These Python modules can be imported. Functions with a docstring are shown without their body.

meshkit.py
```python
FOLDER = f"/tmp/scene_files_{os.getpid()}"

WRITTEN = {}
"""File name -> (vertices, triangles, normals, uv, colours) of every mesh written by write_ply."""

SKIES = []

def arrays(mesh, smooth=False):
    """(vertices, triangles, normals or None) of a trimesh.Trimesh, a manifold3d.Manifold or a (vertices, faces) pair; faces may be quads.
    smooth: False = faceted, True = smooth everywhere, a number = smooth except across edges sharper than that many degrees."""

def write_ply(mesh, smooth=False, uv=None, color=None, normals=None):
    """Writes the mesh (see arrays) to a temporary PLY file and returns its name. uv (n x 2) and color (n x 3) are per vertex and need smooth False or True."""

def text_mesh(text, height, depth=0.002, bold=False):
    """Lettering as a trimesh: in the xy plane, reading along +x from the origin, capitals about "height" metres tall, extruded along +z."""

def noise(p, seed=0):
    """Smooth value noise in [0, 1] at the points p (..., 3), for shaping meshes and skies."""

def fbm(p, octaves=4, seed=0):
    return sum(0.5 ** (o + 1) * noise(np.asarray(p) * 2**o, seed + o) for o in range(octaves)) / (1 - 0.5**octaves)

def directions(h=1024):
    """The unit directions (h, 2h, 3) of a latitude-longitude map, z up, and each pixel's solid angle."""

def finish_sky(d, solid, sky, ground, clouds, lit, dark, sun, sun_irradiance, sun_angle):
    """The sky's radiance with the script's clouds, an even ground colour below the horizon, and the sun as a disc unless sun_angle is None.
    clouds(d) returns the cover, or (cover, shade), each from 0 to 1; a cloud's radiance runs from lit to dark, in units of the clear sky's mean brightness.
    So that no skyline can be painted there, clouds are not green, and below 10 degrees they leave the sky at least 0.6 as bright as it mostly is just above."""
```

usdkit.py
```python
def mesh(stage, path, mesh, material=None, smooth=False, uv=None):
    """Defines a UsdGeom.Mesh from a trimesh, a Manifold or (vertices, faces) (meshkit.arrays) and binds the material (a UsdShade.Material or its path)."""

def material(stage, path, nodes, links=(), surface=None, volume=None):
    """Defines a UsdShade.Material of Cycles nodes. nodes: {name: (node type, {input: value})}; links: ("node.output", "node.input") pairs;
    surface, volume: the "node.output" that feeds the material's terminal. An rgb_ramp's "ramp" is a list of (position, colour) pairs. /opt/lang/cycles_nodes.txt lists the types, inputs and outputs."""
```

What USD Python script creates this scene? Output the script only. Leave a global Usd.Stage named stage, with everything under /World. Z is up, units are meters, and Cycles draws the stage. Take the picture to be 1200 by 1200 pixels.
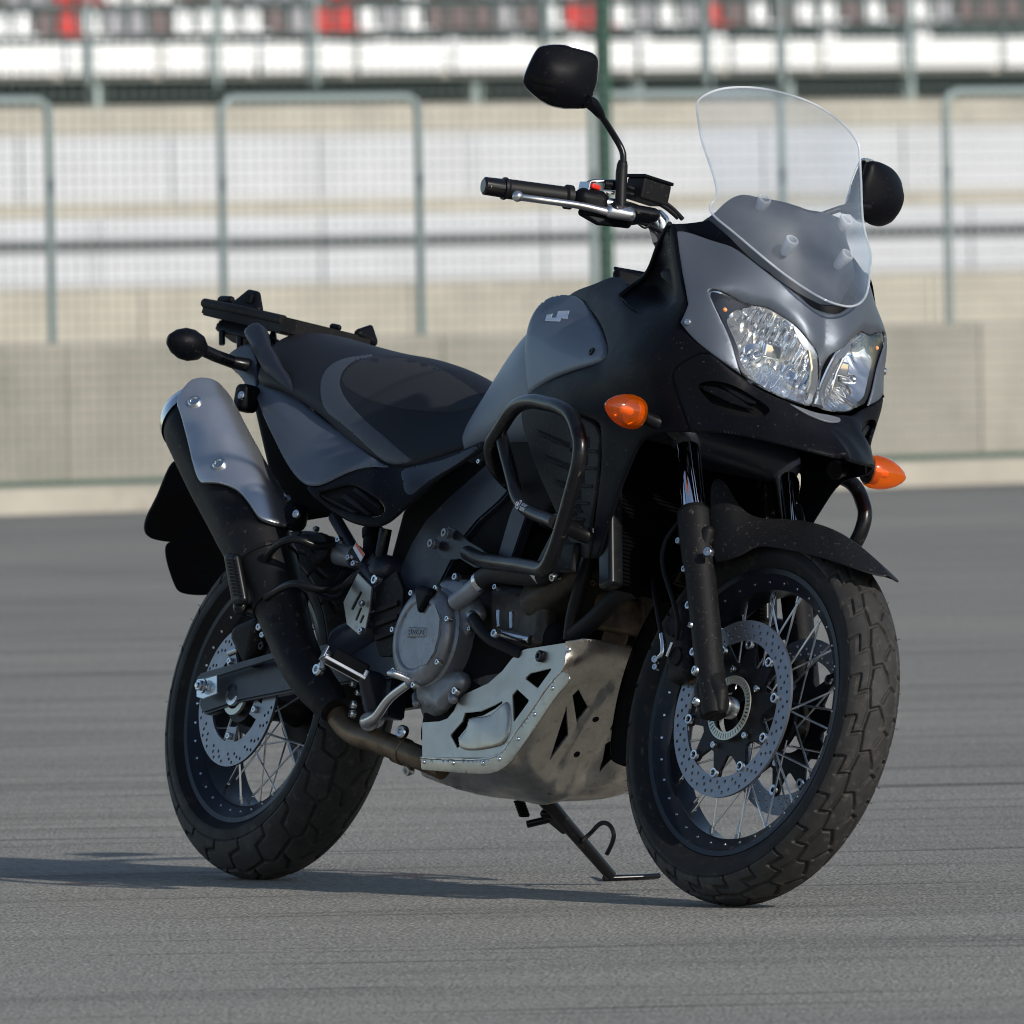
import math
import numpy as np, trimesh
import manifold3d as m3
import shapely
from shapely.geometry import Polygon, Point
from scipy.spatial import Delaunay, cKDTree
from scipy.interpolate import RBFInterpolator, CubicSpline
from pxr import Usd, UsdGeom, UsdLux, UsdShade, Gf, Sdf
import usdkit, meshkit

stage = Usd.Stage.CreateInMemory()
UsdGeom.SetStageUpAxis(stage, "Z"); UsdGeom.SetStageMetersPerUnit(stage, 1.0)
UsdGeom.Xform.Define(stage, "/World")
rad = math.radians

# ------------------------------------------------------------------ camera, sky, sun
# the bike's rear contact patch is the origin, x runs forward along the wheelbase, z is up
AZ, DIST, HGT, ROLL, FPX, PPX, PPY = rad(32.39), 23.64, 1.121, -.01826, 15802., 551.5, 297.1
LEAN, STEER, RAKE, WB = rad(12.885), rad(4.97), rad(26.), 1.56
EXPOSURE = 0.0
CPOS = np.array([.78 + DIST * math.cos(AZ), -DIST * math.sin(AZ), HGT])
_f0 = np.array([-math.cos(AZ), math.sin(AZ), 0.]); _r0 = np.array([math.sin(AZ), math.cos(AZ), 0.]); _u0 = np.array([0, 0, 1.])
_r1 = math.cos(ROLL) * _r0 + math.sin(ROLL) * _u0; _u1 = math.cos(ROLL) * _u0 - math.sin(ROLL) * _r0
FW = _f0 + _r1 * (600 - PPX) / FPX - _u1 * (600 - PPY) / FPX; FW /= np.linalg.norm(FW)
RT = _r1 - FW * (_r1 @ FW); RT /= np.linalg.norm(RT)
UP = np.cross(RT, FW)
cam = UsdGeom.Camera.Define(stage, "/World/camera")
M = Gf.Matrix4d(1.0)
for i, v in enumerate((RT, UP, -FW)):
    M.SetRow(i, Gf.Vec4d(*map(float, v), 0))
M.SetRow(3, Gf.Vec4d(*map(float, CPOS), 1))
cam.AddTransformOp().Set(M)
FOCAL = FPX / 1200 * 36
cam.CreateHorizontalApertureAttr(36.0); cam.CreateVerticalApertureAttr(36.0); cam.CreateFocalLengthAttr(FOCAL)
cam.CreateClippingRangeAttr(Gf.Vec2f(0.5, 5000)); cam.CreateExposureAttr(EXPOSURE)
cam.CreateFStopAttr(FOCAL / 30.0); cam.CreateFocusDistanceAttr(23.35)

SUN_EL, SUN_B = rad(29), rad(50)           # sun: to the right of the view and on the camera's side of it
_s = _r0 * math.cos(SUN_B) - _f0 * math.sin(SUN_B)
SUN = np.array([_s[0] * math.cos(SUN_EL), _s[1] * math.cos(SUN_EL), math.sin(SUN_EL)])
dome = UsdLux.DomeLight.Define(stage, "/World/sky")
sky = usdkit.material(stage, "/World/Looks/sky", {
    "s": ("sky_texture", {"sky_type": "single_scattering", "sun_disc": False, "sun_elevation": SUN_EL, "sun_rotation": math.atan2(SUN[0], SUN[1]), "aerosol_density": .8}),
    "b": ("background_shader", {"strength": 0.115})}, [("s.color", "b.color")], surface="b.background")
UsdShade.MaterialBindingAPI.Apply(dome.GetPrim()).Bind(sky)
sun = UsdLux.DistantLight.Define(stage, "/World/sun")
sun.CreateNormalizeAttr(True); sun.CreateIntensityAttr(0.98); sun.CreateAngleAttr(0.8); sun.CreateColorAttr(Gf.Vec3f(1, .95, .87))
_x = np.cross([0, 0, 1.], SUN); _x /= np.linalg.norm(_x); _y = np.cross(SUN, _x)
MS = Gf.Matrix4d(1.0)
for i, v in enumerate((_x, _y, SUN)):
    MS.SetRow(i, Gf.Vec4d(*map(float, v), 0))
sun.AddTransformOp().Set(MS)
dome.GetPrim().SetCustomDataByKey("kind", "structure")

# ------------------------------------------------------------------ helpers: naming and meshes
_used = {}
def path_of(name, parent):
    base = f"{parent}/{name}"
    n = _used.get(base, -1) + 1; _used[base] = n
    return base if n == 0 else f"{base}_{n:03d}"
def tag(p, label=None, cat=None, group=None, kind=None):
    prim = stage.GetPrimAtPath(p)
    for k, v in (("label", label), ("category", cat), ("group", group), ("kind", kind)):
        if v: prim.SetCustomDataByKey(k, v)
    return p
def obj(name, mesh, mat, parent="/World", smooth=35, **t):
    if isinstance(mesh, list): mesh = trimesh.util.concatenate(mesh)
    p = path_of(name, parent)
    usdkit.mesh(stage, p, mesh, mat, smooth=smooth)
    if t: tag(p, **t)
    return p
def grp(name, parent="/World", **t):
    p = path_of(name, parent)
    UsdGeom.Xform.Define(stage, p)
    if t: tag(p, **t)
    return p
def copy_of(src, name, loc, rz=0, **t):
    p = path_of(name, "/World")
    x = UsdGeom.Xform.Define(stage, p)
    x.AddTranslateOp().Set(Gf.Vec3d(*map(float, loc))); x.AddRotateZOp().Set(math.degrees(rz))
    x.GetPrim().GetReferences().AddInternalReference(Sdf.Path(src)); x.GetPrim().SetInstanceable(True)
    tag(p, **t); return p
def TM(v, f): return trimesh.Trimesh(np.asarray(v, float), np.asarray(f), process=False)
def man(m):
    q = m.to_mesh(); return TM(q.vert_properties[:, :3], q.tri_verts)
def cr2(a, b): return a[:, 0] * b[:, 1] - a[:, 1] * b[:, 0]
def mirror(m): return TM(m.vertices * [1, -1, 1], m.faces[:, ::-1])
def cat(*ms): return trimesh.util.concatenate([m for m in ms])

# ------------------------------------------------------------------ helpers: the bike's frame
def rx(a): c, s = math.cos(a), math.sin(a); return np.array([[1, 0, 0], [0, c, -s], [0, s, c]])
LM = rx(-LEAN)                                   # bike frame (upright) -> world (leaning on its stand)
SAX = np.array([-math.sin(RAKE), 0, math.cos(RAKE)]); SPT = np.array([WB + .110, 0, 0])
_K = np.array([[0, -SAX[2], SAX[1]], [SAX[2], 0, -SAX[0]], [-SAX[1], SAX[0], 0]])
SR = np.eye(3) + math.sin(STEER) * _K + (1 - math.cos(STEER)) * _K @ _K
def ft(m):                                       # turn a part of the fork or the bars about the steering axis
    return TM((m.vertices - SPT) @ SR.T + SPT, m.faces)
def ray(px, py, fork=False):
    d = FW + RT * (px - 600) / FPX - UP * (py - 600) / FPX
    o, d = LM.T @ CPOS, LM.T @ d
    if fork: o, d = SR.T @ (o - SPT) + SPT, SR.T @ d
    return o, d
def uvt(p, fork=False):
    p = np.asarray(p, float)
    if fork: p = SR @ (p - SPT) + SPT
    q = LM @ p - CPOS; z = q @ FW
    return 600 + FPX * (q @ RT) / z, 600 - FPX * (q @ UP) / z, z
def P(px, py, a, ax=1, fork=False):              # survey point: where the sight line px,py meets the bike's plane y=a (or x, z)
    o, d = ray(px, py, fork); t = (a - o[ax]) / d[ax]
    return o + t * d
def PP(seq, fork=False):
    return [P(*s, fork=fork) if abs(s[0]) > 6 else np.array(s, float) for s in seq]
def smooth_path(pts, per=8, closed=False):
    pts = np.asarray(pts, float)
    if closed: pts = np.vstack([pts, pts[:1]])
    d = np.linalg.norm(np.diff(pts, axis=0), axis=1) ** .6; s = np.r_[0, np.cumsum(d)]
    c = CubicSpline(s, pts, bc_type="periodic" if closed else "natural")
    t = np.concatenate([np.linspace(s[i], s[i + 1], per, endpoint=False) for i in range(len(s) - 1)] + ([] if closed else [[s[-1]]]))
    return c(t)
def round_path(pts, r, n=6):                     # straight runs with bent corners
    pts = [np.asarray(p, float) for p in pts]; out = [pts[0]]
    for a, b, c in zip(pts[:-2], pts[1:-1], pts[2:]):
        u, v = a - b, c - b; lu, lv = np.linalg.norm(u), np.linalg.norm(v); k = min(r, lu * .48, lv * .48)
        p, q = b + u / lu * k, b + v / lv * k
        for t in np.linspace(0, 1, n): out.append((1 - t) ** 2 * p + 2 * t * (1 - t) * b + t * t * q)
    return np.array(out + [pts[-1]])
def tube(path, r, n=14, caps=True, closed=False):
    path = np.asarray(path, float); L = len(path); r = np.broadcast_to(np.asarray(r, float), L)
    T = np.gradient(path, axis=0) if not closed else np.roll(path, -1, 0) - np.roll(path, 1, 0)
    T /= np.linalg.norm(T, axis=1)[:, None]
    a = np.array([0, 0, 1.]) if abs(T[0][2]) < .9 else np.array([0, 1., 0])
    N = np.cross(T[0], a); N /= np.linalg.norm(N); V = []
    th = np.linspace(0, 2 * np.pi, n, endpoint=False)
    for i in range(L):
        N = N - T[i] * (N @ T[i]); N /= np.linalg.norm(N); B = np.cross(T[i], N)
        V.append(path[i] + r[i] * (np.cos(th)[:, None] * N + np.sin(th)[:, None] * B))
    V = np.concatenate(V); F = []
    j = np.arange(n); k = (j + 1) % n
    for i in range(L if closed else L - 1):
        a0, b0 = i * n, ((i + 1) % L) * n
        F += [np.stack([a0 + j, a0 + k, b0 + k], 1), np.stack([a0 + j, b0 + k, b0 + j], 1)]
    if caps and not closed:
        V = np.vstack([V, path[0], path[-1]]); c0, c1 = len(V) - 2, len(V) - 1
        F += [np.stack([np.full(n, c0), k, j], 1), np.stack([np.full(n, c1), (L - 1) * n + j, (L - 1) * n + k], 1)]
    m = TM(V, np.concatenate(F))
    return m
def frame_of(ax):
    ax = np.asarray(ax, float); ax = ax / np.linalg.norm(ax)
    a = np.array([0, 0, 1.]) if abs(ax[2]) < .9 else np.array([1., 0, 0])
    u = np.cross(a, ax); u /= np.linalg.norm(u)
    return np.stack([u, np.cross(ax, u), ax], 1)
def lathe(prof, c, ax, n=48, closed=False):      # prof: (distance along axis, radius)
    prof = np.asarray(prof, float); R = frame_of(ax); th = np.linspace(0, 2 * np.pi, n, endpoint=False); m = len(prof)
    V = np.stack([np.outer(prof[:, 1], np.cos(th)), np.outer(prof[:, 1], np.sin(th)), np.repeat(prof[:, :1], n, 1)], -1).reshape(-1, 3) @ R.T + c
    F = []; j = np.arange(n); k = (j + 1) % n
    for i in range(m if closed else m - 1):
        a0, b0 = i * n, ((i + 1) % m) * n
        F += [np.stack([a0 + j, a0 + k, b0 + k], 1), np.stack([a0 + j, b0 + k, b0 + j], 1)]
    me = TM(V, np.concatenate(F))
    if me.volume < 0: me.invert()
    return me
def cyl(a, b, r, n=20, bev=.0012):
    a, b = np.asarray(a, float), np.asarray(b, float); L = np.linalg.norm(b - a); bev = min(bev, r * .4, L * .3)
    return lathe([(0, 1e-5), (0, r - bev), (bev, r), (L - bev, r), (L, r - bev), (L, 1e-5)], a, b - a, n)
def rbox(c, s, r=.004, R=None, seg=10):
    s = np.asarray(s, float) / 2 - r; sp = m3.Manifold.sphere(r, seg)
    pts = [sp.translate([x * s[0], y * s[1], z * s[2]]) for x in (-1, 1) for y in (-1, 1) for z in (-1, 1)]
    m = man(m3.Manifold.batch_hull(pts)); v = m.vertices
    if R is not None: v = v @ np.asarray(R).T
    return TM(v + np.asarray(c), m.faces)
def hull(balls, seg=16):
    return man(m3.Manifold.batch_hull([m3.Manifold.sphere(r, seg).translate([float(t) for t in p]) for p, r in balls]))
def prism(poly, base, ex, ez, th, bev=0.0):      # shapely polygon in the ex, ez plane at base, thickened along ex x ez
    ex, ez = np.asarray(ex, float), np.asarray(ez, float); ey = np.cross(ex, ez)
    ms = []
    for g in getattr(poly, "geoms", [poly]):
        if bev and g.buffer(-bev).geom_type == "Polygon" and not g.buffer(-bev).is_empty:
            cs = m3.CrossSection([np.asarray(r.coords)[:-1] for r in [shapely.geometry.polygon.orient(g).exterior] + list(shapely.geometry.polygon.orient(g).interiors)])
            a = m3.Manifold.extrude(cs.offset(-bev, m3.JoinType.Miter), th); b = m3.Manifold.extrude(cs, th - 2 * bev).translate([0, 0, bev])
            ms.append(man(m3.Manifold.batch_boolean([a, b], m3.OpType.Add)))
        else:
            ms.append(trimesh.creation.extrude_polygon(g, th, engine="earcut"))
    m = cat(*ms); v = m.vertices
    r = TM(np.asarray(base) + v[:, :1] * ex + v[:, 1:2] * ez - v[:, 2:3] * ey, m.faces)
    if r.volume < 0: r.invert()
    return r
def side_plate(px, y, th, holes=(), fork=False, rnd=.003, bev=.0008):
    """flat plate in the bike's plane y, its outline surveyed; thickness goes inward"""
    q = np.array([P(a[0], a[1], y, fork=fork)[[0, 2]] for a in px]); g = Polygon(q).buffer(0)
    if rnd: g = g.buffer(-rnd).buffer(2 * rnd).buffer(-rnd)
    for h in holes:
        hh = Polygon(np.array([P(a[0], a[1], y, fork=fork)[[0, 2]] for a in h])).buffer(0).buffer(-.0015).buffer(.0015)
        g = g.difference(hh)
    if g.geom_type != "Polygon": g = max(g.geoms, key=lambda t: t.area)
    s = 1 if y < 0 else -1
    return prism(g, [0, y + s * th, 0], [1, 0, 0], [0, 0, 1], th, bev)
def loft(stations, n=40, caps=True, per=8):
    """stations: (x, [(y, z) half section from top centre to bottom centre]); mirrored in y, splined both ways"""
    rows = []
    for x, hp in stations:
        c = smooth_path(np.array(hp, float), 10); d = np.r_[0, np.cumsum(np.linalg.norm(np.diff(c, axis=0), axis=1))]
        t = np.linspace(0, d[-1], n); yy, zz = np.interp(t, d, c[:, 0]), np.interp(t, d, c[:, 1])
        rows.append(np.r_[[np.r_[x if np.ndim(x) == 0 else 0, a, b] for a, b in zip(yy, zz)]])
    rows = np.array(rows); s = np.r_[0, np.cumsum(np.linalg.norm(np.diff(rows[:, 0], axis=0), axis=1))]
    rows = CubicSpline(s, rows, axis=0)(np.linspace(0, s[-1], per * (len(rows) - 1) + 1))
    rows[:, :, 1] = np.minimum(rows[:, :, 1], 0); full = np.concatenate([rows, rows[:, -2:0:-1] * [1, -1, 1]], 1)
    k, m = full.shape[:2]; V = full.reshape(-1, 3); F = []; j = np.arange(m); q = (j + 1) % m
    for i in range(k - 1):
        a0, b0 = i * m, (i + 1) * m
        F += [np.stack([a0 + j, a0 + q, b0 + q], 1), np.stack([a0 + j, b0 + q, b0 + j], 1)]
    if caps:
        V = np.vstack([V, full[0].mean(0), full[-1].mean(0)]); c0, c1 = len(V) - 2, len(V) - 1
        F += [np.stack([np.full(m, c0), q, j], 1), np.stack([np.full(m, c1), (k - 1) * m + j, (k - 1) * m + q], 1)]
    me = TM(V, np.concatenate(F))
    if me.volume < 0: me.invert()
    return me
def cast(uv, mesh, fork=False):
    """depth along the sight lines to a mesh (nan where missed)"""
    R = (mesh.vertices - SPT) @ SR.T + SPT if fork else mesh.vertices
    q = R @ LM.T - CPOS; z = q @ FW; pv = np.stack([600 + FPX * (q @ RT) / z, 600 - FPX * (q @ UP) / z], 1)
    out = np.full(len(uv), np.inf); A, B, C = (pv[mesh.faces[:, k]] for k in range(3)); ZA, ZB, ZC = (z[mesh.faces[:, k]] for k in range(3))
    den = (B[:, 1] - C[:, 1]) * (A[:, 0] - C[:, 0]) + (C[:, 0] - B[:, 0]) * (A[:, 1] - C[:, 1]); ok = np.abs(den) > 1e-9
    A, B, C, ZA, ZB, ZC, den = (t[ok] for t in (A, B, C, ZA, ZB, ZC, den))
    for i, (u, v) in enumerate(uv):
        l1 = ((B[:, 1] - C[:, 1]) * (u - C[:, 0]) + (C[:, 0] - B[:, 0]) * (v - C[:, 1])) / den
        l2 = ((C[:, 1] - A[:, 1]) * (u - C[:, 0]) + (A[:, 0] - C[:, 0]) * (v - C[:, 1])) / den
        h = (l1 >= -1e-6) & (l2 >= -1e-6) & (l1 + l2 <= 1 + 1e-6)
        if h.any(): out[i] = (l1 * ZA + l2 * ZB + (1 - l1 - l2) * ZC)[h].min()
    out[~np.isfinite(out)] = np.nan
    return out
def outline(pts, fork=False, step=4., need=True):
    """control points (px, py[, y]) or (x, y, z); a point given twice is a corner; returns samples (u, v, depth)"""
    q = []
    for p in pts:
        if abs(p[0]) < 6 and len(p) == 3: q.append(uvt(p, fork))
        elif len(p) == 2: q.append((p[0], p[1], np.nan))
        else:
            w = P(*p, fork=fork); q.append(uvt(w, fork))
    q = np.array(q, float); n = len(q)
    corner = [i for i in range(n) if np.allclose(q[i, :2], q[(i + 1) % n, :2])]
    keep = [i for i in range(n) if not np.allclose(q[i, :2], q[i - 1, :2])]
    cset = {keep.index(i) for i in keep if (i in corner)}
    q = q[keep]; n = len(q)
    if need:
        d = np.r_[0, np.cumsum(np.linalg.norm(np.diff(np.vstack([q, q[:1]])[:, :2], axis=0), axis=1))]
        k = ~np.isnan(q[:, 2]); per = d[-1]
        xs, ys = d[:-1][k], q[k, 2]
        q[:, 2] = np.interp(d[:-1], np.r_[xs[-1] - per, xs, xs[0] + per], np.r_[ys[-1], ys, ys[0]])
    else: q[:, 2] = 0
    cs = sorted(cset); runs = []
    if not cs:
        runs = [(np.vstack([q, q[:1]]), True)]
    else:
        for a, b in zip(cs, cs[1:] + [cs[0] + n]): runs.append((q[[i % n for i in range(a, b + 1)]], False))
    out = []
    for r, closed in runs:
        if len(r) == 2: c = lambda t, r=r: r[0] + np.outer(t, r[1] - r[0]); s = np.array([0, 1.])
        else:
            s = np.r_[0, np.cumsum(np.linalg.norm(np.diff(r[:, :2], axis=0), axis=1) ** .6)]
            c = CubicSpline(s, r, bc_type="periodic" if closed else "natural")
        L = np.linalg.norm(np.diff(r[:, :2], axis=0), axis=1).sum()
        out.append(c(np.linspace(s[0], s[-1], max(2, int(L / step)) + 1)[:-1]))
    return np.concatenate(out)
def panel(out, inn=(), th=.0035, r=.0035, step=6., fork=False, holes=(), on=None, off=0., lift=(), smooth=.01, ctr=False, crease=None, field=None):
    """a moulded shell: outline surveyed point by point, surface fitted through it (or laid `off` metres over the mesh `on`), rounded rim, real thickness.
    inn: extra surveyed points of the surface; lift: (px, py, metres) bulges (+ towards the viewer) on the fitted surface"""
    bd = outline(out, fork, step * .7, need=on is None and field is None or ctr); poly = Polygon(bd[:, :2])
    if not poly.is_valid: poly = poly.buffer(0); poly = max(getattr(poly, "geoms", [poly]), key=lambda g: g.area)
    hb = [outline(h, fork, step * .7, need=False) for h in holes]
    full = poly
    for h in hb: poly = poly.difference(Polygon(h[:, :2]).buffer(0))
    pr = r * 655.; rings = []
    if r:
        for k in (.12, .4, 1.):
            g = poly.buffer(-pr * k)
            for gg in getattr(g, "geoms", [g]):
                for rg in ([gg.exterior] + list(gg.interiors) if not gg.is_empty else []):
                    nn = max(4, int(rg.length / (step * .8))); rings += [rg.interpolate(i / nn, normalized=True).coords[0] for i in range(nn)]
    u0, v0, u1, v1 = poly.bounds; gx, gy = np.meshgrid(np.arange(u0, u1, step), np.arange(v0, v1, step * .87)); gx[1::2] += step / 2
    g = poly.buffer(-pr - step * .45); gp = np.stack([gx.ravel(), gy.ravel()], 1)
    gp = gp[shapely.contains_xy(g, gp[:, 0], gp[:, 1])] if not g.is_empty else gp[:0]
    hp = np.concatenate([h[:, :2] for h in hb]) if hb else np.zeros((0, 2)); nb = len(bd)
    uv = np.concatenate([bd[:, :2], hp, np.array(rings).reshape(-1, 2), gp])
    if on is not None:
        t = cast(uv, on, fork) - off; bad = np.isnan(t)
        if bad.any(): t[bad] = t[~bad][cKDTree(uv[~bad]).query(uv[bad])[1]]
    else:
        cp = bd[::max(1, len(bd) // 130)]
        if len(inn): cp = np.vstack([cp, [uvt(p, fork) if abs(p[0]) < 6 else uvt(P(*p, fork=fork), fork) for p in inn]])
        if ctr and field is None:                # continue the surface across the centre plane
            o, _ = ray(600, 600, fork); w3 = np.array([o + ray(a, b, fork)[1] * c for a, b, c in cp]); w3 = w3[(w3[:, 1] < -.004) & (w3[:, 1] > -.06)] * [1, -1, 1]
            if len(w3): cp = np.vstack([cp, [uvt(q, fork) for q in w3]])
        keep = np.unique(np.round(cp[:, :2]), axis=0, return_index=True)[1]; cp = cp[keep]
        f = field or RBFInterpolator(cp[:, :2] / 100, cp[:, 2], smoothing=smooth)
        t = f(uv / 100) - off
        if smooth == 0: t[:nb] = bd[:, 2]
        if ctr and off == 0:                     # hold the seam on the plane y = 0
            o, _ = ray(600, 600, fork); dd = np.array([ray(a, b, fork)[1] for a, b in bd[:, :2]]); oc = np.abs(o[1] + dd[:, 1] * bd[:, 2]) < .002
            e = t[:nb][oc] - bd[oc, 2]
            if oc.any():
                tr_ = cKDTree(bd[oc, :2]); dk, ik = tr_.query(uv); t = t - e[ik] * np.exp(-(dk / 12.) ** 2)
    if crease is not None:                       # (polyline px, width px, depth m): the surface falls away in a bevel towards the line
        dl = shapely.LineString(crease[0]); dq = np.array([dl.distance(Point(p)) for p in uv]) / crease[1]
        sl = np.array([dl.project(Point(p)) for p in uv]); k_ = np.clip(1 - dq / np.clip(np.minimum(sl / 30., (dl.length - sl) / 25.), .05, 1), 0, 1) * np.clip(np.minimum(sl / 30., (dl.length - sl) / 25.), 0, 1); t = t + crease[2] * np.where(k_ < .12, k_ * k_ / .24, k_ - .06)
    if len(lift):
        lv = np.array(lift, float); e = bd[::max(1, nb // 90), :2]
        f = RBFInterpolator(np.vstack([e, lv[:, :2]]) / 100, np.r_[np.zeros(len(e)), lv[:, 2]], kernel="linear" if len(lv) > 40 else "thin_plate_spline"); t = t - f(uv / 100)
    tri = Delaunay(uv).simplices; c = uv[tri].mean(1); tri = tri[shapely.contains_xy(poly, c[:, 0], c[:, 1])]
    a = uv[tri]; area = cr2(a[:, 1] - a[:, 0], a[:, 2] - a[:, 0]); tri = tri[np.abs(area) > 1e-3]; area = area[np.abs(area) > 1e-3]
    tri[area > 0] = tri[area > 0][:, ::-1]          # image v runs down: facing the viewer
    o, _ = ray(600, 600, fork); D = np.array([ray(u, v, fork)[1] for u, v in uv]); X = o + D * t[:, None]
    def norms(X):
        n = np.zeros_like(X); fn = np.cross(X[tri[:, 1]] - X[tri[:, 0]], X[tri[:, 2]] - X[tri[:, 0]])
        for k in range(3): np.add.at(n, tri[:, k], fn)
        return n / np.maximum(np.linalg.norm(n, axis=1), 1e-12)[:, None]
    N = norms(X); front = X.copy()
    if r:
        bl = poly.boundary
        if ctr:
            w3 = np.array([P(0, 0, 0) * 0 if False else (ray(u, v, fork)[0] + ray(u, v, fork)[1] * t_) for u, v, t_ in bd]); on_c = np.abs(w3[:, 1]) < .002
            segs = [shapely.LineString([bd[i, :2], bd[(i + 1) % nb, :2]]) for i in range(nb) if not (on_c[i] and on_c[(i + 1) % nb])]
            bl = shapely.union_all(segs)
        d3 = np.array([bl.distance(Point(p)) for p in uv]) / 655.; k = np.clip(d3 / r, 0, 1)
        front = X - N * (r - r * np.sqrt(1 - (1 - k) ** 2))[:, None]
    back = X - N * max(th, r * 1.02); n = len(X)
    ed = np.sort(np.concatenate([tri[:, [0, 1]], tri[:, [1, 2]], tri[:, [2, 0]]]), 1); uq, ct = np.unique(ed, axis=0, return_counts=True); be = {tuple(e) for e in uq[ct == 1]}
    sd = []
    for f3 in tri:
        for i in range(3):
            p, q = f3[i], f3[(i + 1) % 3]
            if (min(p, q), max(p, q)) in be: sd += [(q, p, p + n), (q, p + n, q + n)]
    F = np.concatenate([tri, tri[:, ::-1] + n, np.array(sd)])
    m = TM(np.vstack([front, back]), F); m.remove_unreferenced_vertices()
    return m
def make_field(pts, smooth=.1, fork=False, near=.07):
    """one smooth depth field through surveyed points, continued across the centre plane"""
    c = []
    for p in pts:
        w = np.array(p, float) if abs(p[0]) < 6 else P(*p, fork=fork)
        c.append(uvt(w, fork))
        if -near < w[1] < -.004: c.append(uvt(w * [1, -1, 1], fork))
    c = np.array(c); c = c[np.unique(np.round(c[:, :2]), axis=0, return_index=True)[1]]
    return RBFInterpolator(c[:, :2] / 100, c[:, 2], smoothing=smooth)
def halves(m):
    """a half shell that ends on the centre plane, joined to its mirror image"""
    v = m.vertices.copy(); v[np.abs(v[:, 1]) < .0025, 1] = 0
    f = m.faces[~(np.abs(v[m.faces, 1]).max(1) < 1e-9)]; a = TM(v, f)
    o = cat(a, mirror(a)); o = trimesh.Trimesh(o.vertices, o.faces, process=False); o.merge_vertices(digits_vertex=6)
    return TM(o.vertices, o.faces)
def aim(px, py, mesh, fork=False):
    """a point on a mesh and the mesh's normal there, found along a sight line"""
    c = [cast([(px + a, py + b)], mesh, fork)[0] for a, b in ((0, 0), (2, 0), (0, 2))]
    q = [ray(px + a, py + b, fork)[0] + t * ray(px + a, py + b, fork)[1] for (a, b), t in zip(((0, 0), (2, 0), (0, 2)), c)]
    n = np.cross(q[2] - q[0], q[1] - q[0]); n /= np.linalg.norm(n)
    return q[0], n if n @ ray(px, py, fork)[1] < 0 else -n
def bolt(p, n, r, h=.004, sock=True):
    n = np.asarray(n, float); n = n / np.linalg.norm(n)
    pr = [(-.003, 1e-5), (-.003, r), (h * .6, r), (h, r * .8)] + ([(h, r * .45), (h * .35, r * .42), (h * .3, 1e-5)] if sock else [(h * 1.1, r * .4), (h * 1.1, 1e-5)])
    return lathe(pr, p, n, 14)

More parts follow.
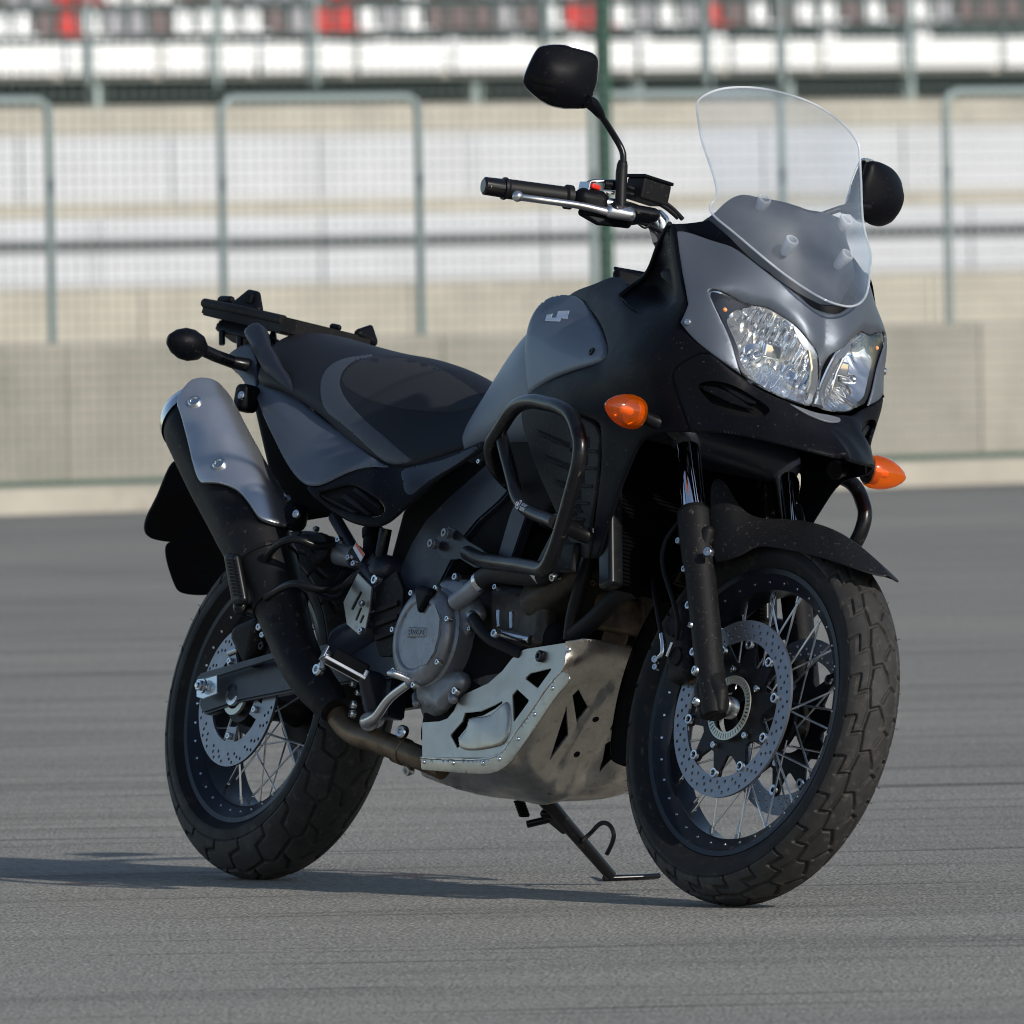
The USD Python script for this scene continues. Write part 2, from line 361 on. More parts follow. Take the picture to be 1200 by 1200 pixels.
# ------------------------------------------------------------------ materials
LK = "/World/Looks/"
def mat(name, base, rough=.5, metal=0., var=.0, vs=30., bump=0., bs=200., coat=0., rv=0., spec=.5, det=4., dirt=None, **kw):
    """principled surface; var: tone variation, bump: fine relief, rv: roughness variation, dirt: (colour, amount, scale)"""
    b = np.array(base, float)
    nodes = {"p": ("principled_bsdf", dict({"base_color": tuple(b), "roughness": rough, "metallic": metal, "coat_weight": coat, "specular_ior_level": spec}, **kw)),
             "g": ("texture_coordinate", {})}
    links = []
    col = None
    if var:
        nodes["n"] = ("noise_texture", {"scale": vs, "detail": det, "roughness": .6}); links.append(("g.object", "n.vector"))
        nodes["r"] = ("rgb_ramp", {"ramp": [(.3, tuple(np.clip(b * (1 - var), 0, 1))), (.7, tuple(np.clip(b * (1 + var), 0, 1)))]}); links.append(("n.fac", "r.fac")); col = "r.color"
    if dirt:
        nodes["dn"] = ("noise_texture", {"scale": dirt[2], "detail": 8., "roughness": .7}); links.append(("g.object", "dn.vector"))
        nodes["dm"] = ("map_range", {"from_min": .62 - dirt[1] * .3, "from_max": .8 - dirt[1] * .1, "clamp": True}); links.append(("dn.fac", "dm.value"))
        nodes["dx"] = ("mix", {"color1": tuple(b), "color2": tuple(dirt[0])}); links += [("dm.result", "dx.fac")] + ([(col, "dx.color1")] if col else []); col = "dx.color"
    if col: links.append((col, "p.base_color"))
    if rv:
        nodes["rn"] = ("noise_texture", {"scale": vs * .6, "detail": 5., "roughness": .6}); nodes["rm"] = ("map_range", {"from_min": .3, "from_max": .7, "to_min": rough - rv, "to_max": rough + rv, "clamp": True})
        links += [("g.object", "rn.vector"), ("rn.fac", "rm.value"), ("rm.result", "p.roughness")]
    if bump:
        nodes["bn"] = ("noise_texture", {"scale": bs, "detail": 3.}); nodes["b"] = ("bump", {"strength": 1., "distance": bump})
        links += [("g.object", "bn.vector"), ("bn.fac", "b.height"), ("b.normal", "p.normal")]
    return usdkit.material(stage, LK + name, nodes, links, surface="p.BSDF")
DUST = (.16, .13, .1)
GREY = mat("grey_paint", (.100, .115, .141), .42, .48, var=.02, vs=900, rv=.03, coat=.0)
BLACK = mat("matte_black_plastic", (.0036, .0040, .0060), .46, spec=.085, bump=.00012, bs=900, rv=.05, dirt=(DUST, .02, 170))
TEXT = mat("textured_black_plastic", (.0065, .0065, .0075), .55, spec=.18, bump=.0004, bs=700, dirt=(DUST, .1, 140))
DARKGREY = mat("dark_grey_plastic", (.024, .030, .041), .45, bump=.0001, bs=900)
SATIN = mat("satin_black_metal", (.0045, .0048, .006), .27, spec=.3, rv=.05, dirt=(DUST, .04, 90))
FRAME = mat("frame_black_paint", (.014, .0165, .026), .38, spec=.4, rv=.06, dirt=(DUST, .03, 80))
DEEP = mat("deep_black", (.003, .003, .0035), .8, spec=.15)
RUBBER = mat("tyre_rubber", (.0085, .0085, .0095), .6, spec=.22, var=.25, vs=25, bump=.0003, bs=500, rv=.1, dirt=((.055, .048, .04), .18, 35))
TREAD = mat("tread_rubber", (.020, .019, .018), .7, spec=.35, var=.3, vs=40, bump=.0005, bs=420, rv=.1, dirt=((.075, .066, .056), .25, 45))
GRIP = mat("grip_rubber", (.0065, .0065, .0075), .5, spec=.2)
VINYL = mat("seat_vinyl", (.0095, .010, .0135), .58, spec=.28, bump=.0003, bs=900)
VINYLTOP = mat("seat_grain_vinyl", (.0145, .015, .0175), .7, bump=.0008, bs=1300)
VINYLGREY = mat("seat_grey_vinyl", (.042, .048, .060), .5, bump=.0002, bs=900)
ALU = mat("brushed_aluminium", (.40, .378, .34), .34, .95, var=.1, vs=22, rv=.08, bump=.00015, bs=400, dirt=((.2, .16, .11), .1, 22))
ALUD = mat("dusty_aluminium", (.52, .485, .43), .30, .93, var=.12, vs=30, rv=.08, bump=.00025, bs=350, dirt=((.2, .16, .11), .22, 55))
SHIELD = mat("muffler_shield_steel", (.47, .49, .52), .34, .9, var=.03, vs=12, rv=.04)
STEEL = mat("zinc_steel", (.62, .64, .66), .22, 1., rv=.06)
CHROME = mat("chrome", (.82, .82, .83), .06, 1.)
REFL = mat("lamp_reflector", (.88, .88, .88), .09, .97)
DISC = mat("disc_steel", (.22, .232, .262), .36, .85, var=.08, vs=60, rv=.05)
CAST = mat("engine_casting", (.20, .21, .23), .38, .6, var=.12, vs=40, bump=.0003, bs=500, rv=.06, dirt=((.06, .05, .04), .2, 50))
CASTD = mat("dirty_casting", (.05, .045, .04), .5, .6, var=.35, vs=30, bump=.0004, bs=300, dirt=((.12, .08, .05), .3, 40))
RUST = mat("heat_stained_pipe", (.14, .10, .065), .42, .8, var=.4, vs=18, rv=.1, dirt=((.05, .035, .025), .3, 30))
RUSTY = mat("rusty_casting", (.10, .06, .035), .7, .2, var=.5, vs=40, bump=.0008, bs=250)
MUFF = mat("muffler_black_paint", (.0065, .0065, .0075), .5, spec=.2, rv=.05, dirt=(DUST, .08, 60))
LEVER = mat("lever_alloy", (.60, .61, .63), .25, .95, rv=.05)
HUB = mat("hub_black", (.0055, .0055, .007), .42, spec=.22, dirt=((.09, .065, .04), .12, 70))
RIM = mat("rim_black_anodised", (.0065, .008, .0125), .32, .2, spec=.4, dirt=((.12, .08, .045), .06, 40))
SPOKE = mat("spoke_steel", (.80, .81, .83), .3, 1.)
RADI = mat("radiator_fins", (.0025, .0025, .0025), .95, 0., spec=.02)
RED = mat("red_plastic", (.6, .02, .015), .35)
WHITE_PRINT = mat("white_print", (.62, .64, .68), .5)
ORANGE_PRINT = mat("orange_print", (.62, .12, .05), .5)
TONE = mat("tone_ring_zinc", (.48, .50, .44), .35, .7)
EMBLEM = mat("emblem_silver", (.55, .58, .63), .3, .5)
BADGE = mat("badge_grey", (.17, .18, .20), .35, .4)
def glass(name, tint, haze=0., rough=.0, edge=.04):
    n = {"t": ("transparent_bsdf", {"color": tint}), "g": ("glossy_bsdf", {"color": (1, 1, 1), "roughness": rough}), "f": ("layer_weight", {"blend": .5}), "fp": ("math", {"math_type": "power", "value2": 5.}), "fm": ("math", {"math_type": "multiply_add", "value2": .95, "value3": edge}), "m": ("mix_closure", {})}
    l = [("f.facing", "fp.value1"), ("fp.value", "fm.value1"), ("fm.value", "m.fac"), ("t.BSDF", "m.closure1"), ("g.BSDF", "m.closure2")]; out = "m.closure"
    if haze:
        n |= {"d": ("diffuse_bsdf", {"color": (.75, .77, .8)}), "n": ("noise_texture", {"scale": 9., "detail": 5.}), "tc": ("texture_coordinate", {}), "r": ("map_range", {"from_min": .35, "from_max": .75, "to_min": haze * .4, "to_max": haze * 1.8, "clamp": True}), "x": ("mix_closure", {})}
        l += [("tc.object", "n.vector"), ("n.fac", "r.value"), ("r.result", "x.fac"), ("m.closure", "x.closure1"), ("d.BSDF", "x.closure2")]; out = "x.closure"
    return usdkit.material(stage, LK + name, n, l, surface=out)
SCREEN = glass("clear_screen", (.95, .96, .97), .024, 0., .06)
EDGE = glass("polished_edge", (.72, .77, .83), .34, .08)
LENS = glass("headlight_lens", (.97, .98, .99), 0)
SPACER = glass("clear_spacer", (.85, .88, .92), .25)
AMBER = usdkit.material(stage, LK + "amber_lens", {
    "t": ("transparent_bsdf", {"color": (1., .44, .04)}), "g": ("glossy_bsdf", {"color": (1, 1, 1), "roughness": .06}), "f": ("layer_weight", {"blend": .5}), "fp": ("math", {"math_type": "power", "value2": 5.}), "fm": ("math", {"math_type": "multiply_add", "value2": .95, "value3": .045}),
    "l": ("translucent_bsdf", {"color": (.98, .26, .01)}), "d": ("diffuse_bsdf", {"color": (.88, .19, .006)}), "a": ("mix_closure", {"fac": .35}), "b": ("mix_closure", {"fac": .30}), "m": ("mix_closure", {})},
    [("l.BSDF", "a.closure1"), ("d.BSDF", "a.closure2"), ("t.BSDF", "b.closure1"), ("a.closure", "b.closure2"), ("f.facing", "fp.value1"), ("fp.value", "fm.value1"), ("fm.value", "m.fac"), ("b.closure", "m.closure1"), ("g.BSDF", "m.closure2")], surface="m.closure")

# ------------------------------------------------------------------ ground
def ground_at(px, py, z=0.):
    d = FW + RT * (px - 600) / FPX - UP * (py - 600) / FPX
    return CPOS + d * (z - CPOS[2]) / d[2]
F0, F1 = ground_at(0, 601), ground_at(1200, 563)           # foot of the wire fence
FE = (F1 - F0)[:2] / np.linalg.norm((F1 - F0)[:2]); FN = np.array([-FE[1], FE[0]])
if FN @ _f0[:2] < 0: FN = -FN
FC = (F0 + F1)[:2] / 2
def sheet(pts, z): return trimesh.Trimesh([[p[0], p[1], z] for p in pts], [[0, 1, 2], [0, 2, 3]] if len(pts) == 4 else [], process=False)
def up(m):
    if m.face_normals[0][2] < 0: m.invert()
    return m
gravel = mat("gravel", (.30, .275, .235), .9, var=.2, vs=.6, bump=.01, bs=6.)
obj("ground", up(sheet([(-3000, -3000), (3000, -3000), (3000, 3000), (-3000, 3000)], -.008)), gravel, smooth=False, kind="structure")
# asphalt: aggregate, polished lanes and rubber marks that run across the view
nodes = {"g": ("geometry", {}), "mp": ("mapping", {"mapping_type": "texture", "rotation": (0, 0, math.atan2(_r0[1], _r0[0]) + .035)}),
         "st": ("mapping", {"scale": (.25, 1.2, 1.)}), "n1": ("noise_texture", {"scale": 1.6, "detail": 7., "roughness": .68}), "r1": ("rgb_ramp", {"ramp": [(.34, (.74,) * 3), (.48, (.97,) * 3), (.68, (1.09,) * 3)]}),
         "st2": ("mapping", {"scale": (.42, 4.2, 1.), "location": (3.7, 1.1, 0)}), "n2": ("noise_texture", {"scale": 1.5, "detail": 3., "roughness": .5, "distortion": .25}), "r2": ("rgb_ramp", {"ramp": [(.28, (.34,) * 3), (.41, (1.,) * 3)]}),
         "n3": ("noise_texture", {"scale": 55., "detail": 7., "roughness": .85}), "r3": ("rgb_ramp", {"ramp": [(.36, (.5,) * 3), (.5, (.93,) * 3), (.64, (1.65,) * 3)]}),
         "n4": ("noise_texture", {"scale": .35, "detail": 5.}), "r4": ("rgb_ramp", {"ramp": [(.3, (.86, .86, .87)), (.7, (1.1, 1.09, 1.06))]}),
         "vo": ("voronoi_texture", {"scale": 130.}), "b": ("bump", {"strength": .9, "distance": .006}),
         "st5": ("mapping", {"scale": (.75, 13., 1.), "rotation": (0, 0, .05)}), "n5": ("noise_texture", {"scale": 1.4, "detail": 4., "roughness": .55, "distortion": .3}), "r5": ("rgb_ramp", {"ramp": [(.31, (.40,) * 3), (.40, (1.,) * 3), (.60, (1.,) * 3), (.72, (1.15,) * 3)]}),
         "m5": ("mix", {"mix_type": "multiply", "fac": .75}), "m1": ("mix", {"mix_type": "multiply", "fac": 1., "color1": (.245, .235, .212)}), "m2": ("mix", {"mix_type": "multiply", "fac": .85}), "m3": ("mix", {"mix_type": "multiply", "fac": 1.}), "m4": ("mix", {"mix_type": "multiply", "fac": 1.}),
         "p": ("principled_bsdf", {"roughness": .8, "specular_ior_level": .35})}
links = [("g.position", "mp.vector"), ("mp.vector", "st.vector"), ("st.vector", "n1.vector"), ("mp.vector", "st2.vector"), ("st2.vector", "n2.vector"), ("g.position", "n3.vector"), ("g.position", "n4.vector"), ("g.position", "vo.vector"),
         ("n1.fac", "r1.fac"), ("n2.fac", "r2.fac"), ("n3.fac", "r3.fac"), ("n4.fac", "r4.fac"), ("r1.color", "m1.color2"), ("m1.color", "m2.color1"), ("r2.color", "m2.color2"), ("m2.color", "m3.color1"), ("r3.color", "m3.color2"),
         ("m3.color", "m4.color1"), ("r4.color", "m4.color2"), ("mp.vector", "st5.vector"), ("st5.vector", "n5.vector"), ("n5.fac", "r5.fac"), ("m4.color", "m5.color1"), ("r5.color", "m5.color2"), ("m5.color", "p.base_color"), ("vo.distance", "b.height"), ("b.normal", "p.normal")]
ASPH = usdkit.material(stage, LK + "asphalt", nodes, links, surface="p.BSDF")
def fpt(s, n): return FC + FE * s + FN * n
obj("asphalt", up(sheet([fpt(-400, -.55), fpt(400, -.55), fpt(400, -400), fpt(-400, -400)], 0.)), ASPH, smooth=False, kind="structure")
def flocal(m):                                   # fence axes (along, behind, up) -> world
    v = m.vertices; m = TM(np.c_[FC + v[:, :1] * FE + v[:, 1:2] * FN, v[:, 2]], m.faces)
    if np.linalg.det(np.array([FE, FN])) < 0: m.invert()
    return m
def box(x0, x1, y0, y1, z0, z1): return trimesh.creation.box(bounds=[[x0, y0, z0], [x1, y1, z1]])
def bg(px, py, n):                               # (along, up) where a sight line meets the vertical plane n metres behind the fence
    d = FW + RT * (px - 600) / FPX - UP * (py - 600) / FPX; o = CPOS[:2] - FC
    t = (n - o @ FN) / (d[:2] @ FN); q = o + d[:2] * t
    return q @ FE, CPOS[2] + d[2] * t
CONC = mat("weathered_concrete", (.36, .335, .285), .85, var=.16, vs=1.6, bump=.004, bs=12., dirt=((.17, .165, .14), .3, .7))
CONC2 = mat("pale_concrete", (.42, .39, .33), .85, var=.12, vs=1.2, dirt=((.26, .245, .21), .25, .5))
WHITE = mat("white_board", (.54, .55, .58), .5, var=.06, vs=.7, dirt=((.5, .51, .52), .2, .4))
BRIGHT = mat("white_hoarding", (.85, .85, .85), .5)
GREEN = mat("green_fence_paint", (.006, .062, .034), .45)
GALV = mat("galvanised_wire", (.16, .2, .19), .5, .4)
HOOP = mat("grey_green_tube", (.27, .33, .325), .5, .2)
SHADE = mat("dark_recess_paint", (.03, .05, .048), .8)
SEATW = mat("white_seat_plastic", (.8, .8, .8), .4); SEATR = mat("red_seat_plastic", (.55, .03, .025), .4); SEATG = mat("grey_seat_plastic", (.34, .33, .35), .4); SEATM = mat("maroon_seat_plastic", (.15, .10, .10), .5)

# kerb under the fence, then the wire fence itself (its wires are real rods, joined into one part)
obj("kerb", flocal(box(-60, 60, -.545, .30, -.3, .115)), CONC, smooth=False, kind="structure")
fe = grp("wire_fence", label="tall welded wire mesh fence with dark green posts along the asphalt", cat="fence")
s0, s1 = bg(-120, 300, 0)[0], bg(1320, 300, 0)[0]; PST = bg(711, 300, 0)[0]; FTOP = 2.75; FBOT = bg(0, 571, 0)[1]
for k in range(-3, 4):
    s = PST + 3.7 * k
    if s0 - .2 < s < s1 + .2: obj("post", flocal(rbox((s, 0, FTOP / 2 + .05), (.052, .052, FTOP + .06), .006)), GREEN, fe)
wires = []
for s in np.arange(s0 - 1, s1 + 1, .0555):
    wires.append(box(s - .0025, s + .0025, -.035, -.030, FBOT, FTOP))
for z in np.arange(FBOT + .03, FTOP, .0555):
    wires.append(box(s0 - 1, s1 + 1, -.029, -.0235, z - .0020, z + .0020))
obj("wire_mesh", flocal(cat(*wires)), GALV, fe, smooth=False, kind="stuff")
for z in (FBOT, FTOP): obj("rail", flocal(box(s0 - 1, s1 + 1, -.02, .02, z - .02, z + .02)), GREEN, fe, smooth=False)

# weathered concrete wall in slabs behind the fence, hoops of the debris guard on it
NW = 2.2
wl = grp("concrete_wall", label="low weathered concrete wall in slabs behind the wire fence", cat="wall")
zt = bg(0, 405, NW)[1]; w0, w1 = bg(-150, 400, NW)[0], bg(1350, 400, NW)[0]
step_ = (w1 - w0) / 7
rng = np.random.default_rng(4)
for k in range(7): obj("concrete_slab", flocal(rbox((w0 + step_ * (k + .5), NW + .11, zt / 2 - .1), (step_ - .003, .22, zt + .2 + rng.uniform(-.006, .006)), .012)), CONC, wl, smooth=False)
hp = 0
for i, (a, b) in enumerate(((-170, 57), (259, 490), (692, 914), (1108, 1330))):
    n = NW + .11; (sa, ztop), (sb, _) = bg(a, 112, n), bg(b, 112, n); ztop = bg(600, 110, n)[1] - .01
    path = round_path([(sa, n, zt - .05), (sa, n, ztop), (sb, n, ztop), (sb, n, zt - .05)], .085)
    g = grp("guard_hoop", group="guard hoops on the concrete wall", cat="guard rail", label=("grey steel hoop with rounded corner cut by the left picture edge", "grey steel guard hoop above the seat of the motorcycle", "grey steel guard hoop partly behind the windscreen", "grey steel guard hoop cut by the right picture edge")[i])
    obj("tube_frame", flocal(tube(path, .020, 10)), HOOP, g)

# far grandstand: stepped boards, dark gap behind slim posts, hoarding, seats
NG = 168.
def band(n, y0, y1, th, zl=None):                # board between picture heights y0, y1 (at the left edge) on the plane n
    (a, zt_), (b, _) = bg(-160, y0 - 3, n), bg(1380, y0 - 3, n); zb = bg(-160, y1 - 3, n)[1]
    return a, b, zb, zt_
st_ = grp("grandstand", label="distant stepped grandstand of pale concrete and white boards", cat="grandstand")
def boards(name, m, n, y0, y1, th, count, gap=.02, seed=0):
    a, b, zb, zt_ = band(n, y0, y1, th); w = (b - a) / count
    for k in range(count): obj(name, flocal(box(a + w * k + gap / 2, a + w * (k + 1) - gap / 2, n, n + th, zb, zt_)), m, st_, smooth=False)
boards("concrete_plinth", CONC2, 62., 346, 425, .4, 5)
boards("white_board", WHITE, NG + .3, 302, 344, .3, 6, .06)
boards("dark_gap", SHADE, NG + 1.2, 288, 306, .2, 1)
boards("white_board", WHITE, NG + .8, 263, 289, .3, 6, .05)
boards("concrete_step", CONC2, NG + 1.0, 245, 262, .8, 4)
boards("white_board", WHITE, NG + 1.6, 166, 244, .4, 9, .05)
boards("concrete_step", CONC2, NG + 2.2, 131, 165, .8, 4)
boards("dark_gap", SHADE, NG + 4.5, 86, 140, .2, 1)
boards("deck_edge", CONC2, NG + 2.6, 92, 98, 2., 3)
boards("hoarding_panel", BRIGHT, NG + 2.4, 56, 92, .12, 14, .16)
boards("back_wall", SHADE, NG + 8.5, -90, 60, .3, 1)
for x in (112, 556, 744, 922, 1064):
    (s, za), (_, zb) = bg(x, 98, NG + 2.9), bg(x, 134, NG + 2.9)
    if za > zb: obj("slim_post", flocal(box(s - .11, s + .11, NG + 2.8, NG + 3., zb - .1, za)), HOOP, st_, smooth=False)
for x in (104, 251, 366, 640, 828, 916, 1064):
    (s, za), (_, zb) = bg(x, -40, NG + 2.2), bg(x, 100, NG + 2.2)
    obj("tall_post", flocal(box(s - .055, s + .055, NG + 2.15, NG + 2.26, zb, za)), HOOP, st_, smooth=False)

# seats in rows above the hoarding: one of each colour with pan and back, then copies
SEATROT = math.atan2(FE[1], FE[0])
def seat_proto(m, loc, **t):
    g = grp("stand_seat", **t); x = UsdGeom.Xform(stage.GetPrimAtPath(g)); x.AddTranslateOp().Set(Gf.Vec3d(*map(float, loc))); x.AddRotateZOp().Set(math.degrees(SEATROT))
    sg = 1 if np.cross(np.r_[FE, 0], np.r_[FN, 0])[2] > 0 else -1
    b = hull([((-.19, .2 * sg, .5), .03), ((.19, .2 * sg, .5), .03), ((-.15, .24 * sg, .86), .05), ((.15, .24 * sg, .86), .05)], 10)
    p_ = hull([((-.19, -.2 * sg, .45), .025), ((.19, -.2 * sg, .45), .025), ((-.19, .2 * sg, .46), .025), ((.19, .2 * sg, .46), .025)], 8)
    obj("backrest", b, m, g); obj("seat_pan", p_, m, g); obj("pedestal", cyl((0, .1 * sg, 0), (0, .1 * sg, .44), .04, 10), SHADE, g)
    return g
protos = {}
rng = np.random.default_rng(11)
rows = [(NG + 3.2, 90, [(x, "w") for x in (12, 80, 158, 238, 314, 385, 460, 540, 612, 684, 762, 850, 980, 1090)]),
        (NG + 4.6, 52, [(x, "r" if 62 <= x <= 100 or 380 <= x <= 430 or 660 <= x <= 720 or 835 <= x <= 865 else rng.choice(list("wwwgmm"))) for x in range(6, 1200, 27)]),
        (NG + 6.0, 14, [(x, "r" if 70 <= x <= 115 or 375 <= x <= 420 or 670 <= x <= 730 or 830 <= x <= 850 else rng.choice(list("wwgmmg"))) for x in range(-6, 1205, 29)])]
names = {"w": ("white plastic seat", SEATW), "r": ("red plastic seat", SEATR), "g": ("grey plastic seat", SEATG), "m": ("maroon plastic seat", SEATM)}
rown = ("first row above the white hoarding", "second row of the far grandstand", "third row of the far grandstand")
for ri, (n, yb, seats) in enumerate(rows):
    for x, c in seats:
        s, z = bg(x, yb - (x - 0) * .018, n); w = FC + FE * s + FN * n; loc = (w[0], w[1], z - .3)
        lb = dict(label=f"{names[c][0]} in the {rown[ri]}", cat="seat", group=f"{names[c][0]}s, {rown[ri]}")
        if c not in protos: protos[c] = (seat_proto(names[c][1], (0, 0, 0), **lb), loc); UsdGeom.Xform(stage.GetPrimAtPath(protos[c][0])).GetOrderedXformOps()[0].Set(Gf.Vec3d(*map(float, loc)))
        else:
            p = path_of("stand_seat", "/World"); xf = UsdGeom.Xform.Define(stage, p); xf.GetPrim().GetReferences().AddInternalReference(Sdf.Path(protos[c][0])); xf.GetPrim().SetInstanceable(True)
            xf.ClearXformOpOrder(); xf.AddTranslateOp().Set(Gf.Vec3d(*map(float, loc))); xf.AddRotateZOp().Set(math.degrees(SEATROT)); tag(p, **lb)

# ------------------------------------------------------------------ the motorcycle, leaning on its side stand
BIKE = grp("motorcycle", label="grey and black adventure motorcycle leaning on its side stand", cat="motorcycle")
UsdGeom.Xform(stage.GetPrimAtPath(BIKE)).AddRotateXOp().Set(-math.degrees(LEAN))
def part(name, mesh, m, parent=None, smooth=35, label=None, fork=False, kind=None):
    if isinstance(mesh, list): mesh = cat(*mesh)
    if fork: mesh = ft(mesh)
    return obj(name, mesh, m, parent or BIKE, smooth, **{k: v for k, v in (("label", label), ("kind", kind)) if v})
def pgrp(name, label=None): return grp(name, BIKE, **({"label": label} if label else {}))
def both(name, mesh, m, parent=None, smooth=35, fork=False, label=None):
    a = part(name, mesh, m, parent, smooth, label, fork); part(name, mirror(mesh), m, parent, smooth, None, fork); return a

# ---- wheels
def seg_dist(p, a, b):
    ab = b - a; t = np.clip(((p - a) @ ab) / (ab @ ab), 0, 1)
    return np.linalg.norm(p - (a + t[..., None] * ab), axis=-1)
def tread_mesh(prof, R, lines, pitches, depth=.0048, gw=.0042, na=1500, nu=84):
    """prof: (y, radius) across the crown from one tread edge to the other; grooves cut along `lines` (u across -1..1, s pitches)"""
    prof = smooth_path(prof, 12); d = np.r_[0, np.cumsum(np.linalg.norm(np.diff(prof, axis=0), axis=1))]; W = d[-1]
    t = np.linspace(0, W, nu); Y, Q = np.interp(t, d, prof[:, 0]), np.interp(t, d, prof[:, 1])
    U = (t / W * 2 - 1) * W / 2; pitch = 2 * np.pi * R / pitches; per = na // pitches; na = per * pitches
    s = np.linspace(0, pitch, per, endpoint=False); g = np.stack(np.meshgrid(U, s), -1); D = np.full(g.shape[:2], 1.)
    for a, b in lines:
        a, b = np.array([a[0] * W / 2, a[1] * pitch]), np.array([b[0] * W / 2, b[1] * pitch])
        for k in (-2, -1, 0, 1, 2): D = np.minimum(D, seg_dist(g, a + [0, k * pitch], b + [0, k * pitch]))
    h = np.clip((D - gw * .5) / .0022, 0, 1); h = h * h * (3 - 2 * h); h = np.tile(h, (pitches, 1))
    edge = np.clip(np.minimum(t, W - t) / .004, 0, 1); dep = depth * (1 - h) + (1 - edge)[None] * .003
    th = np.linspace(0, 2 * np.pi, na, endpoint=False)[:, None]
    nx = np.gradient(Q, t); ny = -np.gradient(Y, t); nrm = np.hypot(nx, ny); ny, nx = nx / nrm, -ny / nrm   # outward normal of the profile (y, radius)
    r = Q[None] - dep * np.abs(nx)[None]; y = Y[None] + dep * np.where(Y < 0, 1, -1)[None] * np.abs(ny)[None]
    V = np.stack([r * np.cos(th), y + 0 * th, r * np.sin(th)], -1).reshape(-1, 3); k = np.arange(na * nu).reshape(na, nu); kn = np.roll(k, -1, 0)
    F = np.concatenate([np.stack([k[:, :-1], kn[:, :-1], kn[:, 1:]], -1).reshape(-1, 3), np.stack([k[:, :-1], kn[:, 1:], k[:, 1:]], -1).reshape(-1, 3)])
    m = TM(V, F)
    n0 = np.cross(V[F[0, 1]] - V[F[0, 0]], V[F[0, 2]] - V[F[0, 0]])
    if n0 @ (V[F[0, 0]] * [1, 0, 1]) < 0: m.invert()
    return m
def ring(prof, n=160):                           # closed profile (y, radius) about the wheel's axis
    return lathe(prof, (0, 0, 0), (0, 1, 0), n, closed=True)
def disc_plate(ro, ri, y, th, holes):
    g = Point(0, 0).buffer(ro, 64).difference(Point(0, 0).buffer(ri, 64))
    g = g.difference(shapely.union_all([Point(r * math.cos(a), r * math.sin(a)).buffer(.0031, 4) for r, a in holes]))
    return prism(g, [0, y + th / 2, 0], [1, 0, 0], [0, 0, 1], th)
def xf(m, c): return TM(m.vertices + np.asarray(c), m.faces)
LINES_F = []
for sg, sh in ((-1, 0.), (1, .5)):
    zz = [((0., .12), (.15, .34)), ((.15, .34), (.40, .24)), ((.40, .24), (.45, .72)), ((.40, 1.24), (.46, .80)), ((.45, .72), (.74, .60)), ((.74, .60), (.69, 1.06)), 
          ((.69, 1.06), (1.02, .98)), ((0., .12), (-.06, -.02))]
    LINES_F += [((sg * a[0], a[1] + sh), (sg * b[0], b[1] + sh)) for a, b in zz]
LINES_R = []
for sg, sh in ((-1, 0.), (1, .5)):
    zz = [((0., 0.), (.10, .30)), ((.10, .30), (.36, .42)), ((.36, .42), (.42, .88)), ((.42, .88), (.30, 1.10)), ((.30, 1.10), (.36, 1.42)), ((.42, .88), (.72, .98)), ((.72, .98), (.80, 1.38)), ((.80, 1.38), (1.02, 1.44))]
    LINES_R += [((sg * a[0], a[1] + sh), (sg * b[0], b[1] + sh)) for a, b in zz]
